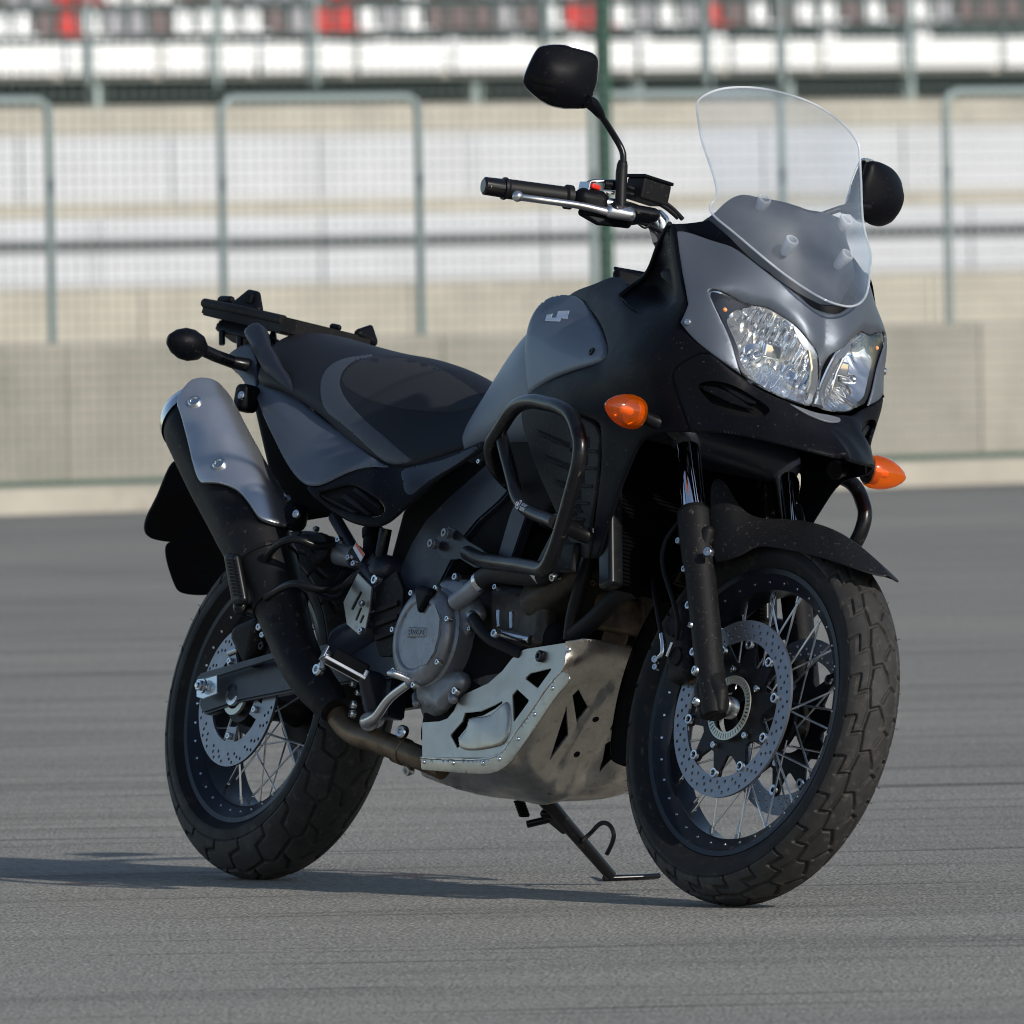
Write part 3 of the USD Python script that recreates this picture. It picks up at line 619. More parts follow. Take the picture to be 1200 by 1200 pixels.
def wheel(front):
    R, W = (.329, .112) if front else (.320, .150)
    rb = .241 if front else .216; wr = .037 if front else .056
    if front: crown = [(-.0555, .291), (-.048, .3055), (-.034, .318), (-.017, .3265), (0, R), (.017, .3265), (.034, .318), (.048, .3055), (.0555, .291)]
    else: crown = [(-.0750, .262), (-.066, .283), (-.047, .304), (-.024, .316), (0, R), (.024, .316), (.047, .304), (.066, .283), (.0750, .262)]
    e = crown[-1]
    half = [(e[0] - .0015, e[1] - .001), (e[0] + (.0002 if front else 0), e[1] - .011), (e[0] - .001, e[1] - .02), (wr + .009, rb + .018), (wr + .004, rb + .0115), (wr + .001, rb + .010), (wr - .004, rb + .006)]
    inner = [(wr - .006, rb + .012), (e[0] - .012, e[1] - .01), (0, R - .025)]
    pr = half + inner + [(-a, b) for a, b in inner[-2::-1]] + [(-a, b) for a, b in half[::-1]]
    tyre = ring(pr, 200)
    tread = tread_mesh(np.array(crown), R, LINES_F if front else LINES_R, 27 if front else 21, gw=.0036 if front else .0038, nu=84 if front else 96)
    rc = rb - .023
    hp = [(wr + .0035, rb + .0125), (wr + .0055, rb + .011), (wr + .0045, rb + .002), (wr - .002, rb - .006), (wr - .009, rc + .004), (wr - .014, rc)]
    hi = [(wr - .012, rc + .009), (wr - .004, rb + .001), (wr - .0005, rb + .011)]
    rim = ring(hp + [(.0, rc - .002)] + [(-a, b) for a, b in hp[::-1]] + [(-a, b) for a, b in hi[::-1]] + [(.0, rc + .006)] + hi, 180)
    fl, fr = (.036, .047) if front else (.050, .062)
    spokes = []; nips = []
    for side in (-1, 1):
        for k in range(18):
            a = 2 * np.pi * k / 18 + side * .0873; dirn = 1 if k % 2 else -1
            b = a + dirn * .698
            p0 = np.array([fr * math.cos(a), side * (fl + .003 * dirn), fr * math.sin(a)]); rr = rc - .001; yy = side * .3 * wr
            p1 = np.array([rr * math.cos(b), yy, rr * math.sin(b)]); d = (p1 - p0) / np.linalg.norm(p1 - p0)
            spokes.append(cyl(p0, p1, .0019, 8)); nips.append(cyl(p1 - d * .013, p1 + d * .004, .0029, 8))
    hub = lathe([(-fl - .006, .020), (-fl - .006, fr + .004), (-fl, fr + .006), (-fl + .006, fr + .003), (-fl + .012, .034), (0, .030), (fl - .012, .034), (fl - .006, fr + .003), (fl, fr + .006), (fl + .006, fr + .004), (fl + .006, .020)], (0, 0, 0), (0, 1, 0), 40, closed=True)
    dots = [(bolt((np.array([math.cos(a), 0, math.sin(a)]) * (rb - .0105) + [0, s * (wr - .0065), 0]), (-math.cos(a) * .6, s * .8, -math.sin(a) * .6), .0028, .003, False)) for s in (-1, 1) for a in np.arange(36) * 2 * np.pi / 36 + .05]
    return tyre, tread, rim, hub, spokes, nips, dots
def nibs(R, prof_y, n, seed):                    # moulding hairs of a new tyre
    rg = np.random.default_rng(seed); out = []
    for k in range(n):
        a = rg.uniform(0, 2 * np.pi); y, r = prof_y[rg.integers(len(prof_y))]; c = np.array([math.cos(a), 0, math.sin(a)]); p = c * (r - .001) + [0, y, 0]
        out.append(cyl(p, p + c * rg.uniform(.004, .007) + [0, y * .05, 0], .0005, 5))
    return cat(*out)
for front in (True, False):
    tyre, tread, rim, hub, spokes, nips, dots = wheel(front); c = (WB, 0, .329) if front else (0, 0, .320); f = front
    w = pgrp("wheel", "front wheel with twin perforated discs" if front else "rear wheel with one perforated disc")
    part("tyre", xf(tyre, c), RUBBER, w, 40, fork=f); part("tread", xf(tread, c), TREAD, w, 50, fork=f)
    part("rubber_nib", xf(nibs(.329, [(.05, .304), (-.05, .304), (.036, .317), (-.036, .317), (.018, .326)], 60, 3) if front else nibs(.32, [(.068, .28), (-.068, .28), (.05, .302), (.02, .317)], 60, 5), c), RUBBER, w, False, fork=f, kind="stuff")
    part("rim", xf(rim, c), RIM, w, 30, fork=f); part("hub", xf(hub, c), HUB, w, fork=f)
    for s in spokes: part("spoke", xf(s, c), SPOKE, w, fork=f)
    part("nipple", xf(cat(*nips), c), STEEL, w, fork=f, kind="stuff"); part("rim_rivet", xf(cat(*dots), c), STEEL, w, fork=f, kind="stuff")
    part("valve", xf(cyl((.19, .0, .085), (.165, -.006, .074), .0042, 10), c), DEEP, w, fork=f)
FWH, RWH = f"{BIKE}/wheel", f"{BIKE}/wheel_001"
# front discs: perforated ring, black carrier with buttons and windows, tone ring
hol = []
for k in range(20):
    a0 = 2 * np.pi * k / 20
    hol += [(.1285, a0), (.1375, a0 + .06), (.147, a0 + .12), (.1285, a0 + .165), (.1445, a0 + .24)]
FD = .0688
for s in (-1, 1):
    c = (WB, 0, .329)
    d = part("brake_disc", xf(disc_plate(.155, .1195, s * FD, .0048, hol), c), DISC, FWH, 30, fork=True)
    arms = Point(0, 0).buffer(.082, 40).difference(Point(0, 0).buffer(.046, 40))
    for k in range(10):
        a = 2 * np.pi * k / 10 + .2
        bt = Point(.1135 * math.cos(a), .1135 * math.sin(a))
        arms = arms.union(shapely.LineString([(.075 * math.cos(a - .24), .075 * math.sin(a - .24)), bt]).buffer(.0075)).union(shapely.LineString([(.075 * math.cos(a + .16), .075 * math.sin(a + .16)), bt]).buffer(.0065)).union(bt.buffer(.0105))
    arms = arms.buffer(.003).buffer(-.003)
    part("disc_carrier", xf(prism(arms, [0, s * (FD - .003) + .003, 0], [1, 0, 0], [0, 0, 1], .006, .0008), c), HUB, FWH, fork=True)
    for k in range(10):
        a = 2 * np.pi * k / 10 + .2; q = np.array([.1135 * math.cos(a), s * (FD - .002), .1135 * math.sin(a)]) + c
        part("disc_button", lathe([(-.003, .0045), (-.003, .009), (.0026, .0088), (.0034, .008), (.0032, .0055), (.001, .005), (.001, .0045)], q, (0, s, 0), 18, closed=True), STEEL, FWH, fork=True)
    for k in range(5):
        a = 2 * np.pi * k / 5 + .55; q = np.array([.07 * math.cos(a), s * (FD + .001), .07 * math.sin(a)]) + c
        part("carrier_bolt", bolt(q, (0, s, 0), .006, .003), STEEL, FWH, fork=True)
c = np.array([WB, 0, .329])
tr = Point(0, 0).buffer(.0565, 48).difference(Point(0, 0).buffer(.0425, 48)).difference(shapely.union_all([shapely.LineString([(.046 * math.cos(a), .046 * math.sin(a)), (.0535 * math.cos(a), .0535 * math.sin(a))]).buffer(.0011, 2) for a in np.arange(48) * 2 * np.pi / 48]))
part("tone_ring", xf(prism(tr, [0, -.0735, 0], [1, 0, 0], [0, 0, 1], .002), c), TONE, FWH, fork=True)
for s in (-1, 1): part("axle", cyl(c + [0, s * .094, 0], c + [0, s * .060, 0], .015, 30), HUB, FWH, fork=True)
part("axle_collar", lathe([(0, .013), (0, .0185), (.004, .0195), (.022, .0195), (.022, .013)], c + [0, -.088, 0], (0, 1, 0), 30, closed=True), STEEL, FWH, fork=True)
# rear disc
hol = []
for k in range(12):
    a0 = 2 * np.pi * k / 12
    hol += [(.1075, a0), (.1165, a0 + .05), (.1235, a0 + .13), (.1085, a0 + .2), (.1165, a0 + .27), (.1225, a0 + .36)]
RD = .0945; c = np.array([0, 0, .32])
g = Point(0, 0).buffer(.130, 64).difference(Point(0, 0).buffer(.086, 40).difference(shapely.union_all([shapely.LineString([(0, 0), (.09 * math.cos(a), .09 * math.sin(a))]).buffer(.015) for a in np.arange(5) * 2 * np.pi / 5 + .92])).union(Point(0, 0).buffer(.058, 30)))
g = g.difference(shapely.union_all([Point(r * math.cos(a), r * math.sin(a)).buffer(.0031, 4) for r, a in hol]))
part("brake_disc", xf(prism(g, [0, -RD + .0025, 0], [1, 0, 0], [0, 0, 1], .005), c), DISC, RWH)
for k in range(5):
    a = 2 * np.pi * k / 5 + .92; part("disc_bolt", bolt(c + [.075 * math.cos(a), -RD - .002, .075 * math.sin(a)], (0, -1, 0), .0065, .003), STEEL, RWH)
part("hub", lathe([(-.085, .01), (-.085, .048), (-.05, .052), (-.05, .01)], c, (0, 1, 0), 30, closed=True), HUB, RWH)
part("axle_spacer", lathe([(0, .012), (0, .020), (.004, .022), (.022, .022), (.022, .012)], c + [0, -.106, 0], (0, 1, 0), 26, closed=True), STEEL, RWH)
part("bearing_ring", lathe([(0, .026), (0, .037), (.006, .037), (.008, .026)], c + [0, -.100, 0], (0, 1, 0), 36, closed=True), TONE, RWH)
part("sprocket", xf(prism(Point(0, 0).buffer(.105, 40).difference(Point(0, 0).buffer(.05)), [0, .082, 0], [1, 0, 0], [0, 0, 1], .006), c), STEEL, RWH)

# ---- fork
AX = np.array([WB, 0, .329])
for s in (-1, 1):
    fl = pgrp("fork_leg", "right fork leg, nearer the camera" if s < 0 else "left fork leg, behind the wheel"); y = s * .108
    b = AX + [0, y, 0]
    part("stanchion", cyl(b + SAX * .33, b + SAX * .62, .0215, 40), CHROME, fl, fork=True)
    sl = lathe([(-.025, 1e-5), (-.024, .020), (-.01, .0235), (.10, .0255), (.22, .0265), (.262, .0265), (.275, .029), (.355, .0305), (.366, .0295), (.370, .0225)], b, SAX, 40)
    part("slider", sl, TEXT, fl, 50, fork=True)
    ex = np.array([math.cos(RAKE), 0, math.sin(RAKE)])
    part("axle_clamp", hull([(b + SAX * .05, .0235), (b + SAX * .03 - ex * .012 + [0, s * .004, 0], .020), (b - SAX * .014 - ex * .010, .013), (b - SAX * .018 + ex * .016, .010), (b + SAX * .012 + ex * .020, .014), (b - SAX * .016 - ex * .016 + [0, s * .010, 0], .010)]), TEXT, fl, fork=True)
    part("clamp_rib", hull([(b + SAX * .03 + ex * .002 + [0, s * .022, 0], .004), (b - SAX * .012 + ex * .004 + [0, s * .014, 0], .004)]), TEXT, fl, fork=True)
    part("pinch_bolt", bolt(b + SAX * .004 - ex * .017 + [0, s * .021, 0], (0, s, 0), .0075, .005), STEEL, fl, fork=True)
    part("dust_seal", cyl(b + SAX * .366, b + SAX * .374, .0275, 30), DEEP, fl, fork=True)
    # mudguard lug with its bolt, caliper lugs
    lugs = (hull([(b + SAX * .315 + ex * .03, .012), (b + SAX * .315, .016), (b + SAX * .285 + ex * .012, .012)]), hull([(b + SAX * .20 - ex * .03 + [0, -s * .012, 0], .012), (b + SAX * .20, .014)]), hull([(b + SAX * .11 - ex * .035 + [0, -s * .012, 0], .012), (b + SAX * .11, .014)]))
    for lug in lugs: part("fork_lug", lug, TEXT, fl, fork=True)
    for k in (.20, .11): part("caliper_bolt", bolt(b + SAX * k - ex * .03 + [0, s * .003, 0], (0, s, 0), .0085, .007), STEEL, fl, fork=True)
    # brake caliper over the rear edge of the disc
    cp = pgrp("brake_caliper"); yb = s * FD; q = AX + np.array([0, yb, 0]) + SAX * .155 - ex * .075
    body = cat(hull([(q + SAX * .055 + ex * .012 + [0, s * .020, 0], .018), (q - SAX * .055 + ex * .002 + [0, s * .020, 0], .018), (q + SAX * .04 - ex * .03 + [0, s * .016, 0], .016), (q - SAX * .045 - ex * .035 + [0, s * .016, 0], .016)]),
               hull([(q + SAX * .05 - ex * .035 + [0, -s * .02, 0], .017), (q - SAX * .05 - ex * .035 + [0, -s * .02, 0], .017), (q + SAX * .03 + ex * .01 + [0, -s * .022, 0], .016), (q - SAX * .03 + ex * .01 + [0, -s * .022, 0], .016)]),
               hull([(q + SAX * .045 - ex * .042, .012), (q - SAX * .045 - ex * .045, .012), (q + SAX * .03 - ex * .04 + [0, -s * .02, 0], .012), (q - SAX * .03 - ex * .04 + [0, s * .02, 0], .012)]))
    part("caliper_body", body, TEXT, cp, fork=True)
    for k in (-.028, .028): part("piston_cap", cyl(q + SAX * k - ex * .008 + [0, s * .030, 0], q + SAX * k - ex * .008 + [0, s * .042, 0], .0165, 24), TEXT, cp, fork=True)
    part("brake_pad", rbox(q - SAX * .062 - ex * .002, (.03, .018, .012), .002, np.stack([ex, [0, 1, 0], SAX], 1)), RUSTY, cp, fork=True)
# brake hoses on the right leg with their zinc unions
hz = PP([(806, 598, -.10), (792, 616, -.112), (781, 632, -.118), (776, 655, -.12), (781, 680, -.12), (789, 705, -.12), (794, 730, -.118), (793, 750, -.112)], True)
part("brake_hose", tube(smooth_path(hz), .0042, 10), GRIP, fork=True)
hz = PP([(764, 668, -.06), (766, 690, -.09), (770, 715, -.11), (775, 744, -.118)], True)
part("brake_hose", tube(smooth_path(hz), .0042, 10), GRIP, fork=True)
part("hose_union", tube(smooth_path(PP([(775, 743, -.118), (777, 757, -.118), (776, 766, -.118), (772, 770, -.116)], True)), .0044, 12), STEEL, fork=True)
part("hose_union", tube(smooth_path(PP([(788, 753, -.116), (785, 761, -.116), (782, 769, -.115)], True)), .0033, 12), STEEL, fork=True)
for px, py, r in ((769, 773, .0075), (769, 782, .0062)): part("banjo_bolt", bolt(P(px, py, -.117, fork=True), (.3, -.95, 0), r, .006), STEEL, fork=True)
for px, py in ((796, 634), (803, 667)): part("bracket_bolt", bolt(P(px, py, -.118, fork=True), (.1, -1, 0), .0065, .005), STEEL, fork=True)
part("hose_bracket", side_plate([(790, 620), (800, 617), (806, 640), (806, 672), (799, 672), (797, 645)], -.112, .004, fork=True), SATIN, fork=True)
for px, py, r in ((817, 822, .0075), (816, 786, .009), (811, 733, .006)): part("fork_bolt", bolt(P(px, py, -.131, fork=True), (-.25, -.95, .1), r, .006), STEEL, f"{BIKE}/fork_leg", fork=True)
part("fork_yoke", cat(hull([(AX + [0, -.108, 0] + SAX * .52, .034), (AX + [0, .108, 0] + SAX * .52, .034), (AX + [-.06, 0, 0] + SAX * .52, .04)]), ), FRAME, fork=True)

# ---- seat and tank: lofted through cross sections
seat = loft([(-.125, [(0, .985), (-.045, .98), (-.075, .955), (-.085, .925), (-.08, .905), (-.04, .90), (0, .90)]),
             (-.07, [(0, 1.), (-.055, .995), (-.10, .965), (-.122, .915), (-.12, .89), (-.06, .88), (0, .88)]),
             (.05, [(0, .991), (-.055, .984), (-.105, .955), (-.137, .90), (-.14, .872), (-.07, .865), (0, .86)]),
             (.15, [(0, .976), (-.055, .970), (-.105, .943), (-.143, .885), (-.147, .845), (-.07, .84), (0, .84)]),
             (.22, [(0, .967), (-.05, .961), (-.105, .935), (-.147, .872), (-.151, .822), (-.07, .81), (0, .81)]),
             (.31, [(0, .958), (-.05, .953), (-.10, .928), (-.148, .85), (-.153, .782), (-.07, .775), (0, .775)]),
             (.40, [(0, .944), (-.045, .938), (-.092, .912), (-.142, .825), (-.150, .748), (-.07, .745), (0, .745)]),
             (.48, [(0, .924), (-.04, .917), (-.082, .888), (-.132, .80), (-.143, .733), (-.07, .735), (0, .735)]),
             (.56, [(0, .899), (-.035, .891), (-.072, .862), (-.117, .795), (-.131, .745), (-.06, .75), (0, .75)]),
             (.64, [(0, .885), (-.032, .878), (-.064, .856), (-.098, .81), (-.112, .772), (-.05, .775), (0, .775)]),
             (.70, [(0, .90), (-.03, .89), (-.055, .87), (-.085, .83), (-.095, .80), (-.05, .80), (0, .80)])], 44)
ST = part("seat", seat, VINYL, None, 60)
band = panel([(438, 415), (424, 415.5), (402, 419.5), (386, 428), (377, 440), (374.5, 456), (378, 475), (384, 485), (384, 485), (402, 499), (430, 524), (449, 541), (460, 545), (475, 543), (484, 539.5), (484, 539.5), (474, 532), (450, 511), (430, 494), (411, 475), (402, 462), (398, 450), (400, 438), (409, 427), (422, 421), (437, 417.5)], on=seat, off=.0022, th=.004, r=.002)
part("grey_seat_band", band, VINYLGREY, ST, 50); part("grey_seat_band", mirror(band), VINYLGREY, ST, 50)
ins = panel([(400, 445), (413, 459), (440, 471), (480, 479.5), (520, 482.5), (545, 480), (570, 469), (570, 469), (552, 453.5), (530, 439), (505, 426), (480, 417.5), (455, 415.5), (430, 419), (411, 428)], on=seat, off=.0015, th=.003, r=.0016)
part("grained_seat_top", ins, VINYLTOP, ST, 50)
tank = loft([(.63, [(0, .89), (-.045, .885), (-.085, .85), (-.108, .80), (-.10, .76), (-.05, .75), (0, .75)]),
             (.70, [(0, .955), (-.06, .946), (-.105, .90), (-.130, .83), (-.12, .775), (-.06, .76), (0, .76)]),
             (.78, [(0, 1.015), (-.07, 1.003), (-.125, .952), (-.150, .86), (-.14, .785), (-.07, .77), (0, .77)]),
             (.87, [(0, 1.055), (-.08, 1.043), (-.145, .98), (-.172, .88), (-.15, .79), (-.08, .77), (0, .77)]),
             (.98, [(0, 1.07), (-.085, 1.058), (-.152, .99), (-.180, .88), (-.15, .79), (-.08, .77), (0, .77)]),
             (1.10, [(0, 1.068), (-.085, 1.055), (-.150, .99), (-.170, .88), (-.14, .80), (-.08, .79), (0, .79)]),
             (1.20, [(0, 1.03), (-.08, 1.02), (-.13, .97), (-.150, .88), (-.13, .80), (-.08, .80), (0, .80)])], 44)
TK = part("fuel_tank", tank, GREY, None, 60)
cover = panel([(650, 344.5, -.118), (662, 343.5, -.12), (672, 345, -.125), (683, 352, -.14), (693, 365, -.155), (702, 382, -.18), (708.5, 398, -.20), (710, 410, -.213), (707, 418, -.217), (698, 424, -.217), (680, 430, -.212), (660, 437, -.205), (640, 446, -.197), (625, 456, -.19), (617, 463, -.186), (617, 463, -.186), (614, 445, -.18), (612.5, 420, -.172), (613.5, 398, -.163), (618, 377, -.15), (626, 361, -.137), (637, 350, -.126)],
              inn=[(655, 390, -.182), (640, 420, -.194), (680, 400, -.197)], th=.02, r=.006, smooth=.06)
part("tank_cover", cover, GREY, TK, 50); part("tank_cover", mirror(cover), GREY, TK, 50)
# emblem on the cover, a slanted angular letter; and the cover's screw
em = [(638.5, 375.5), (641, 368.5), (648, 366), (645.5, 371.5), (652, 371), (654, 364.5), (667, 363.5), (664.5, 373), (656.5, 372), (658.5, 367.8), (655, 376), (645, 376.3)]
em = [(638.3, 375.8), (640.5, 368.8), (647.5, 367.2), (645.2, 372.2), (651.5, 371.8), (653.8, 364.2), (667, 363.8), (664.2, 373.2), (656.8, 372.6), (659, 367.6), (655.6, 376.4)]
part("emblem", panel([p for q in em for p in (q, q)], on=cover, off=.003, th=.003, r=.0006, step=2.), EMBLEM, f"{BIKE}/fuel_tank/tank_cover" if False else TK, 30)
p_, n_ = aim(693.5, 412, cover); part("cover_screw", [bolt(p_, n_, .0075, .003)], SATIN, TK)

# ---- front fairing: halves meet on the centre plane
GP = [(792.5, 271.5, -.206), (803, 271, -.19), (818, 275.5, -.175), (840, 283, -.158), (857, 288.5, -.148), (880, 304, -.125), (905, 323, -.095), (922, 335, -.075), (940, 349, -.05), (953, 360, -.025), (966.5, 365.5, 0), (966.5, 365.5, 0),
      (966, 400, 0), (963, 435, 0), (958.5, 476.5, 0), (958.5, 476.5, 0), (952, 474, -.010), (952, 474, -.010), (957.5, 455, -.010), (959, 437, -.0155), (957, 414, -.026), (946, 397, -.045), (929, 379, -.068), (914, 369, -.085), (897, 360, -.105), (877, 356.5, -.128), (861, 349.5, -.15), (846, 342, -.172), (833, 339, -.187), (830, 341.5, -.19), (830, 341.5, -.19),
      (841, 366, -.174), (852, 388, -.159), (860, 409, -.148), (866, 430, -.139), (868.5, 438.5, -.138), (868.5, 438.5, -.138), (850, 426, -.163), (832, 413, -.183), (816, 400, -.197), (803, 386, -.208), (797, 377.5, -.213), (797, 377.5, -.213), (801.5, 368, -.212), (806, 356.5, -.211), (806, 356.5, -.211), (803, 338, -.211), (799, 316, -.21), (795.5, 297, -.208)]
HEDGE = [(830, 341.5), (833, 339), (846, 342), (861, 349.5), (877, 356.5), (897, 360), (914, 369), (929, 379), (946, 397), (957, 414), (959, 437), (957.5, 455), (952, 474)]
NB0 = [(830.5, 413.5, -.186), (850, 507, -.158), (885, 513, -.125), (920, 521, -.09), (950, 528.5, -.055), (975, 534.5, -.022), (990, 537, 0), (982, 515, 0), (968, 497, 0), (958.5, 483, 0), (809, 506, -.187), (800, 480, -.196), (792, 455, -.207), (803, 422.5, -.208), (1.655, -.045, .822), (1.60, -.10, .835), (1.50, -.165, .845)]
HL0 = [(861, 350, -.15), (897, 360.5, -.105), (929, 379.5, -.068), (956.5, 414.5, -.026), (957, 455, -.011), (930, 469.5, -.04), (885, 448, -.105), (866.5, 431, -.136), (841, 366, -.173), (905, 420, -.085), (1.545, -.085, .95), (1.50, -.15, .98)]
NF = make_field([p for p in GP if p[1] < 480] + NB0 + HL0 + [(1.505, -.11, 1.075), (1.53, -.055, 1.05), (1.44, -.165, 1.085)], .12)
nose = panel(GP, th=.004, r=.0025, ctr=True, step=4.5, field=NF, crease=(HEDGE, 11., .0065))
NP = part("fairing_panel", halves(nose), GREY, None, 45)
for s in (-1, 1):
    p_, n_ = aim(806, 377.5, nose); p_ = p_ * [1, -s, 1]; n_ = n_ * [1, -s, 1]; part("fairing_screw", bolt(p_, n_, .0062, .004), STEEL, NP)
# black upper cowl that frames the grey panel and runs under the screen
cowl = panel([(786, 262, -.208), (790, 258, -.205), (800, 256.5, -.18), (818, 255, -.165), (834, 252, -.157), (834, 252, -.157), (850, 266, -.150), (868, 283, -.140), (890, 303, -.115), (912, 320, -.09), (940, 338, -.055), (967, 352, 0), (967, 352, 0), (967.5, 372, 0), (967.5, 372, 0), (955, 366, -.025), (935, 350, -.06), (910, 332, -.09), (880, 310, -.125), (857, 295, -.148), (840, 289, -.158), (818, 281, -.175), (803, 277, -.19), (794, 280, -.205), (794, 280, -.205), (789, 272, -.209)], off=0, th=.004, r=.002, ctr=True, lift=[(850, 277, -.004), (900, 318, -.004)])
part("upper_cowl", halves(TM(cowl.vertices - [.012, -.003, .007], cowl.faces)), BLACK, None, 45)
# black side fairing
side = panel([(664, 349, -.100), (676, 339, -.112), (698, 330.5, -.122), (722, 323.5, -.130), (737, 336, -.150), (727, 347, -.178), (727, 347, -.178), (736, 358, -.190), (748, 365.5, -.198), (764, 365, -.205), (780, 360, -.208), (790, 352.5, -.2085), (790, 352.5, -.2085), (790, 335, -.2085), (787, 312, -.2085), (784, 292, -.2085), (783, 278, -.208), (783, 278, -.208), (784, 266, -.208), (787, 261, -.208), (790.5, 270, -.208), (794, 297, -.2095), (797.5, 316, -.21), (801.5, 338, -.2105), (804.5, 356.5, -.2105), (800, 368, -.212), (795.5, 378, -.2125), (801.5, 387.5, -.208), (815, 401.5, -.197), (831, 414, -.184), (831, 414, -.184), (818, 415, -.196), (803, 422.5, -.207), (793, 429.5, -.213), (788.5, 438, -.214), (792, 455, -.206), (800, 480, -.195), (809, 506, -.186), (809, 506, -.186), (790, 506, -.196), (768, 508, -.204), (757, 513, -.206), (749, 522, -.206), (738, 545, -.203), (728, 570, -.199), (718, 600, -.194), (708, 630, -.188), (700, 652, -.182), (690, 655, -.182), (690, 655, -.182), (694, 620, -.192), (699, 580, -.202), (703, 540, -.210), (703, 512, -.214), (700, 496, -.217), (690, 490, -.216), (660, 478, -.208), (630, 468, -.196), (612, 467, -.186), (612, 467, -.186), (625, 455, -.184), (640, 446, -.19), (660, 438, -.198), (690, 428, -.208), (708, 418, -.209), (710, 405, -.205), (703, 382, -.175), (690, 364, -.15), (676, 356, -.122)],
             inn=[(720, 424, -.232), (760, 424, -.233), (690, 440, -.224), (780, 420, -.226), (660, 452, -.212), (725, 360, -.185), (735, 395, -.218), (770, 390, -.222), (720, 475, -.214), (770, 470, -.212), (690, 470, -.212), (715, 540, -.207), (700, 345, -.15)], th=.004, r=.004, step=6., smooth=.08)
both("side_fairing", side, BLACK, None, 45)
# shallow pocket of the air duct behind the fairing's edge, with two ribs
duct = panel([(784, 262, -.205), (776, 277, -.19), (768, 297, -.176), (760, 317, -.168), (748, 330, -.162), (736, 339, -.168), (726, 347, -.178), (726, 347, -.178), (736, 358.5, -.188), (748, 366, -.196), (765, 366, -.203), (781, 361, -.206), (791, 353, -.207), (791, 353, -.207), (791, 335, -.207), (788, 310, -.207), (785, 290, -.207), (784, 276, -.207)], inn=[(770, 345, -.158), (778, 330, -.15), (778, 310, -.160), (780, 290, -.172), (755, 350, -.168), (785, 345, -.160)], th=.004, r=.002)
both("air_duct", duct, BLACK, None, 45)
for q in ([(777, 297), (789, 294), (790, 312), (784, 306)], [(773, 320), (790, 316), (791, 340), (782, 333)]):
    both("duct_rib", panel([(a, b, -.190) for a, b in q], th=.03, r=.003), BLACK, None)
rim_ = tube(smooth_path(PP([(785, 262, -.205), (776, 277, -.192), (768, 297, -.178), (760, 317, -.170), (748, 330, -.166), (736, 339, -.172), (727, 347, -.181)])), .0045, 10); both("duct_lip", rim_, BLACK, None)
# lower black nose below the lamps, with its slotted vent
NB = [(830.5, 413.5, -.186), (850, 427.5, -.164), (868, 440, -.139), (882, 450, -.124), (900, 460, -.099), (920, 468, -.07), (940, 476, -.036), (958.5, 483, 0), (958.5, 483, 0), (968, 497, 0), (982, 515, 0), (991, 530, 0), (990, 537, 0), (990, 537, 0), (975, 534.5, -.022), (950, 528.5, -.055), (920, 521, -.09), (885, 513, -.125), (850, 507, -.158), (825, 506, -.178), (809, 506, -.187), (809, 506, -.187), (800, 480, -.196), (792, 455, -.207), (788.5, 438, -.215), (793, 429.5, -.214), (803, 422.5, -.208), (818, 415, -.197)]
VENT = [(818, 452), (826, 447.5), (842, 447), (862, 453), (885, 466), (902, 481), (893, 488), (875, 489), (855, 485), (838, 476), (825, 464)]
beak = panel(NB, th=.004, r=.004, ctr=True, step=5., holes=[VENT], field=NF)
part("nose_cowl", halves(beak), BLACK, None, 45)
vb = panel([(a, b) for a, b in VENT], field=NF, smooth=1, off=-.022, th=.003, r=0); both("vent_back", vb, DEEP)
for q in ([(818, 452), (836, 453), (860, 463), (880, 476), (884, 479), (862, 474), (838, 464), (822, 456)], [(842, 449), (848, 450), (868, 459), (888, 471), (880, 472), (862, 464)]):
    both("vent_slat", panel(q, on=vb, off=.013, th=.004, r=.002), BLACK)
part("nose_badge", panel([(926, 473), (926, 473), (945, 479.5), (960, 484), (972, 486), (984, 489.5), (984, 489.5), (985, 492), (976, 494), (962, 491), (943, 483)], field=NF, off=.0035, th=.003, r=.0008, step=3.), BADGE, None)

# ---- headlights: black bucket, facetted chrome bowl, bulb with cap, clear lens
HL = [(830.5, 342, -.189), (834, 339.5, -.187), (846, 342.5, -.172), (861, 350, -.15), (877, 357, -.128), (897, 360.5, -.105), (914, 369.5, -.085), (929, 379.5, -.068), (946, 397.5, -.045), (956.5, 414.5, -.026), (958.5, 437, -.0155), (957, 455, -.011), (951.5, 473.5, -.011), (948, 474.5, -.014), (930, 469.5, -.04), (905, 459, -.076), (885, 448, -.105), (872, 439, -.125), (866.5, 431, -.136), (860, 410, -.146), (852, 389, -.158), (841, 366, -.173)]
lens = panel(HL, th=.0025, r=.002, step=6., field=NF, off=-.005, lift=[(905, 420, .009), (880, 400, .007), (925, 440, .007)])
LCEN = np.array([1.535, -.088, .945])
def inset(pts, k, cx=905., cy=418.): return [(cx + (a - cx) * k, cy + (b - cy) * k, y) for a, b, y in pts]
bowl = panel(inset(HL, .993), th=.003, r=0, step=2.6, field=NF, off=-.009,
             lift=[(905, 415, -.052), (880, 410, -.045), (925, 430, -.042), (900, 390, -.042), (900, 440, -.040), (865, 380, -.026), (930, 405, -.034), (885, 376, -.032), (885, 432, -.034), (940, 440, -.022), (850, 358, -.010)])
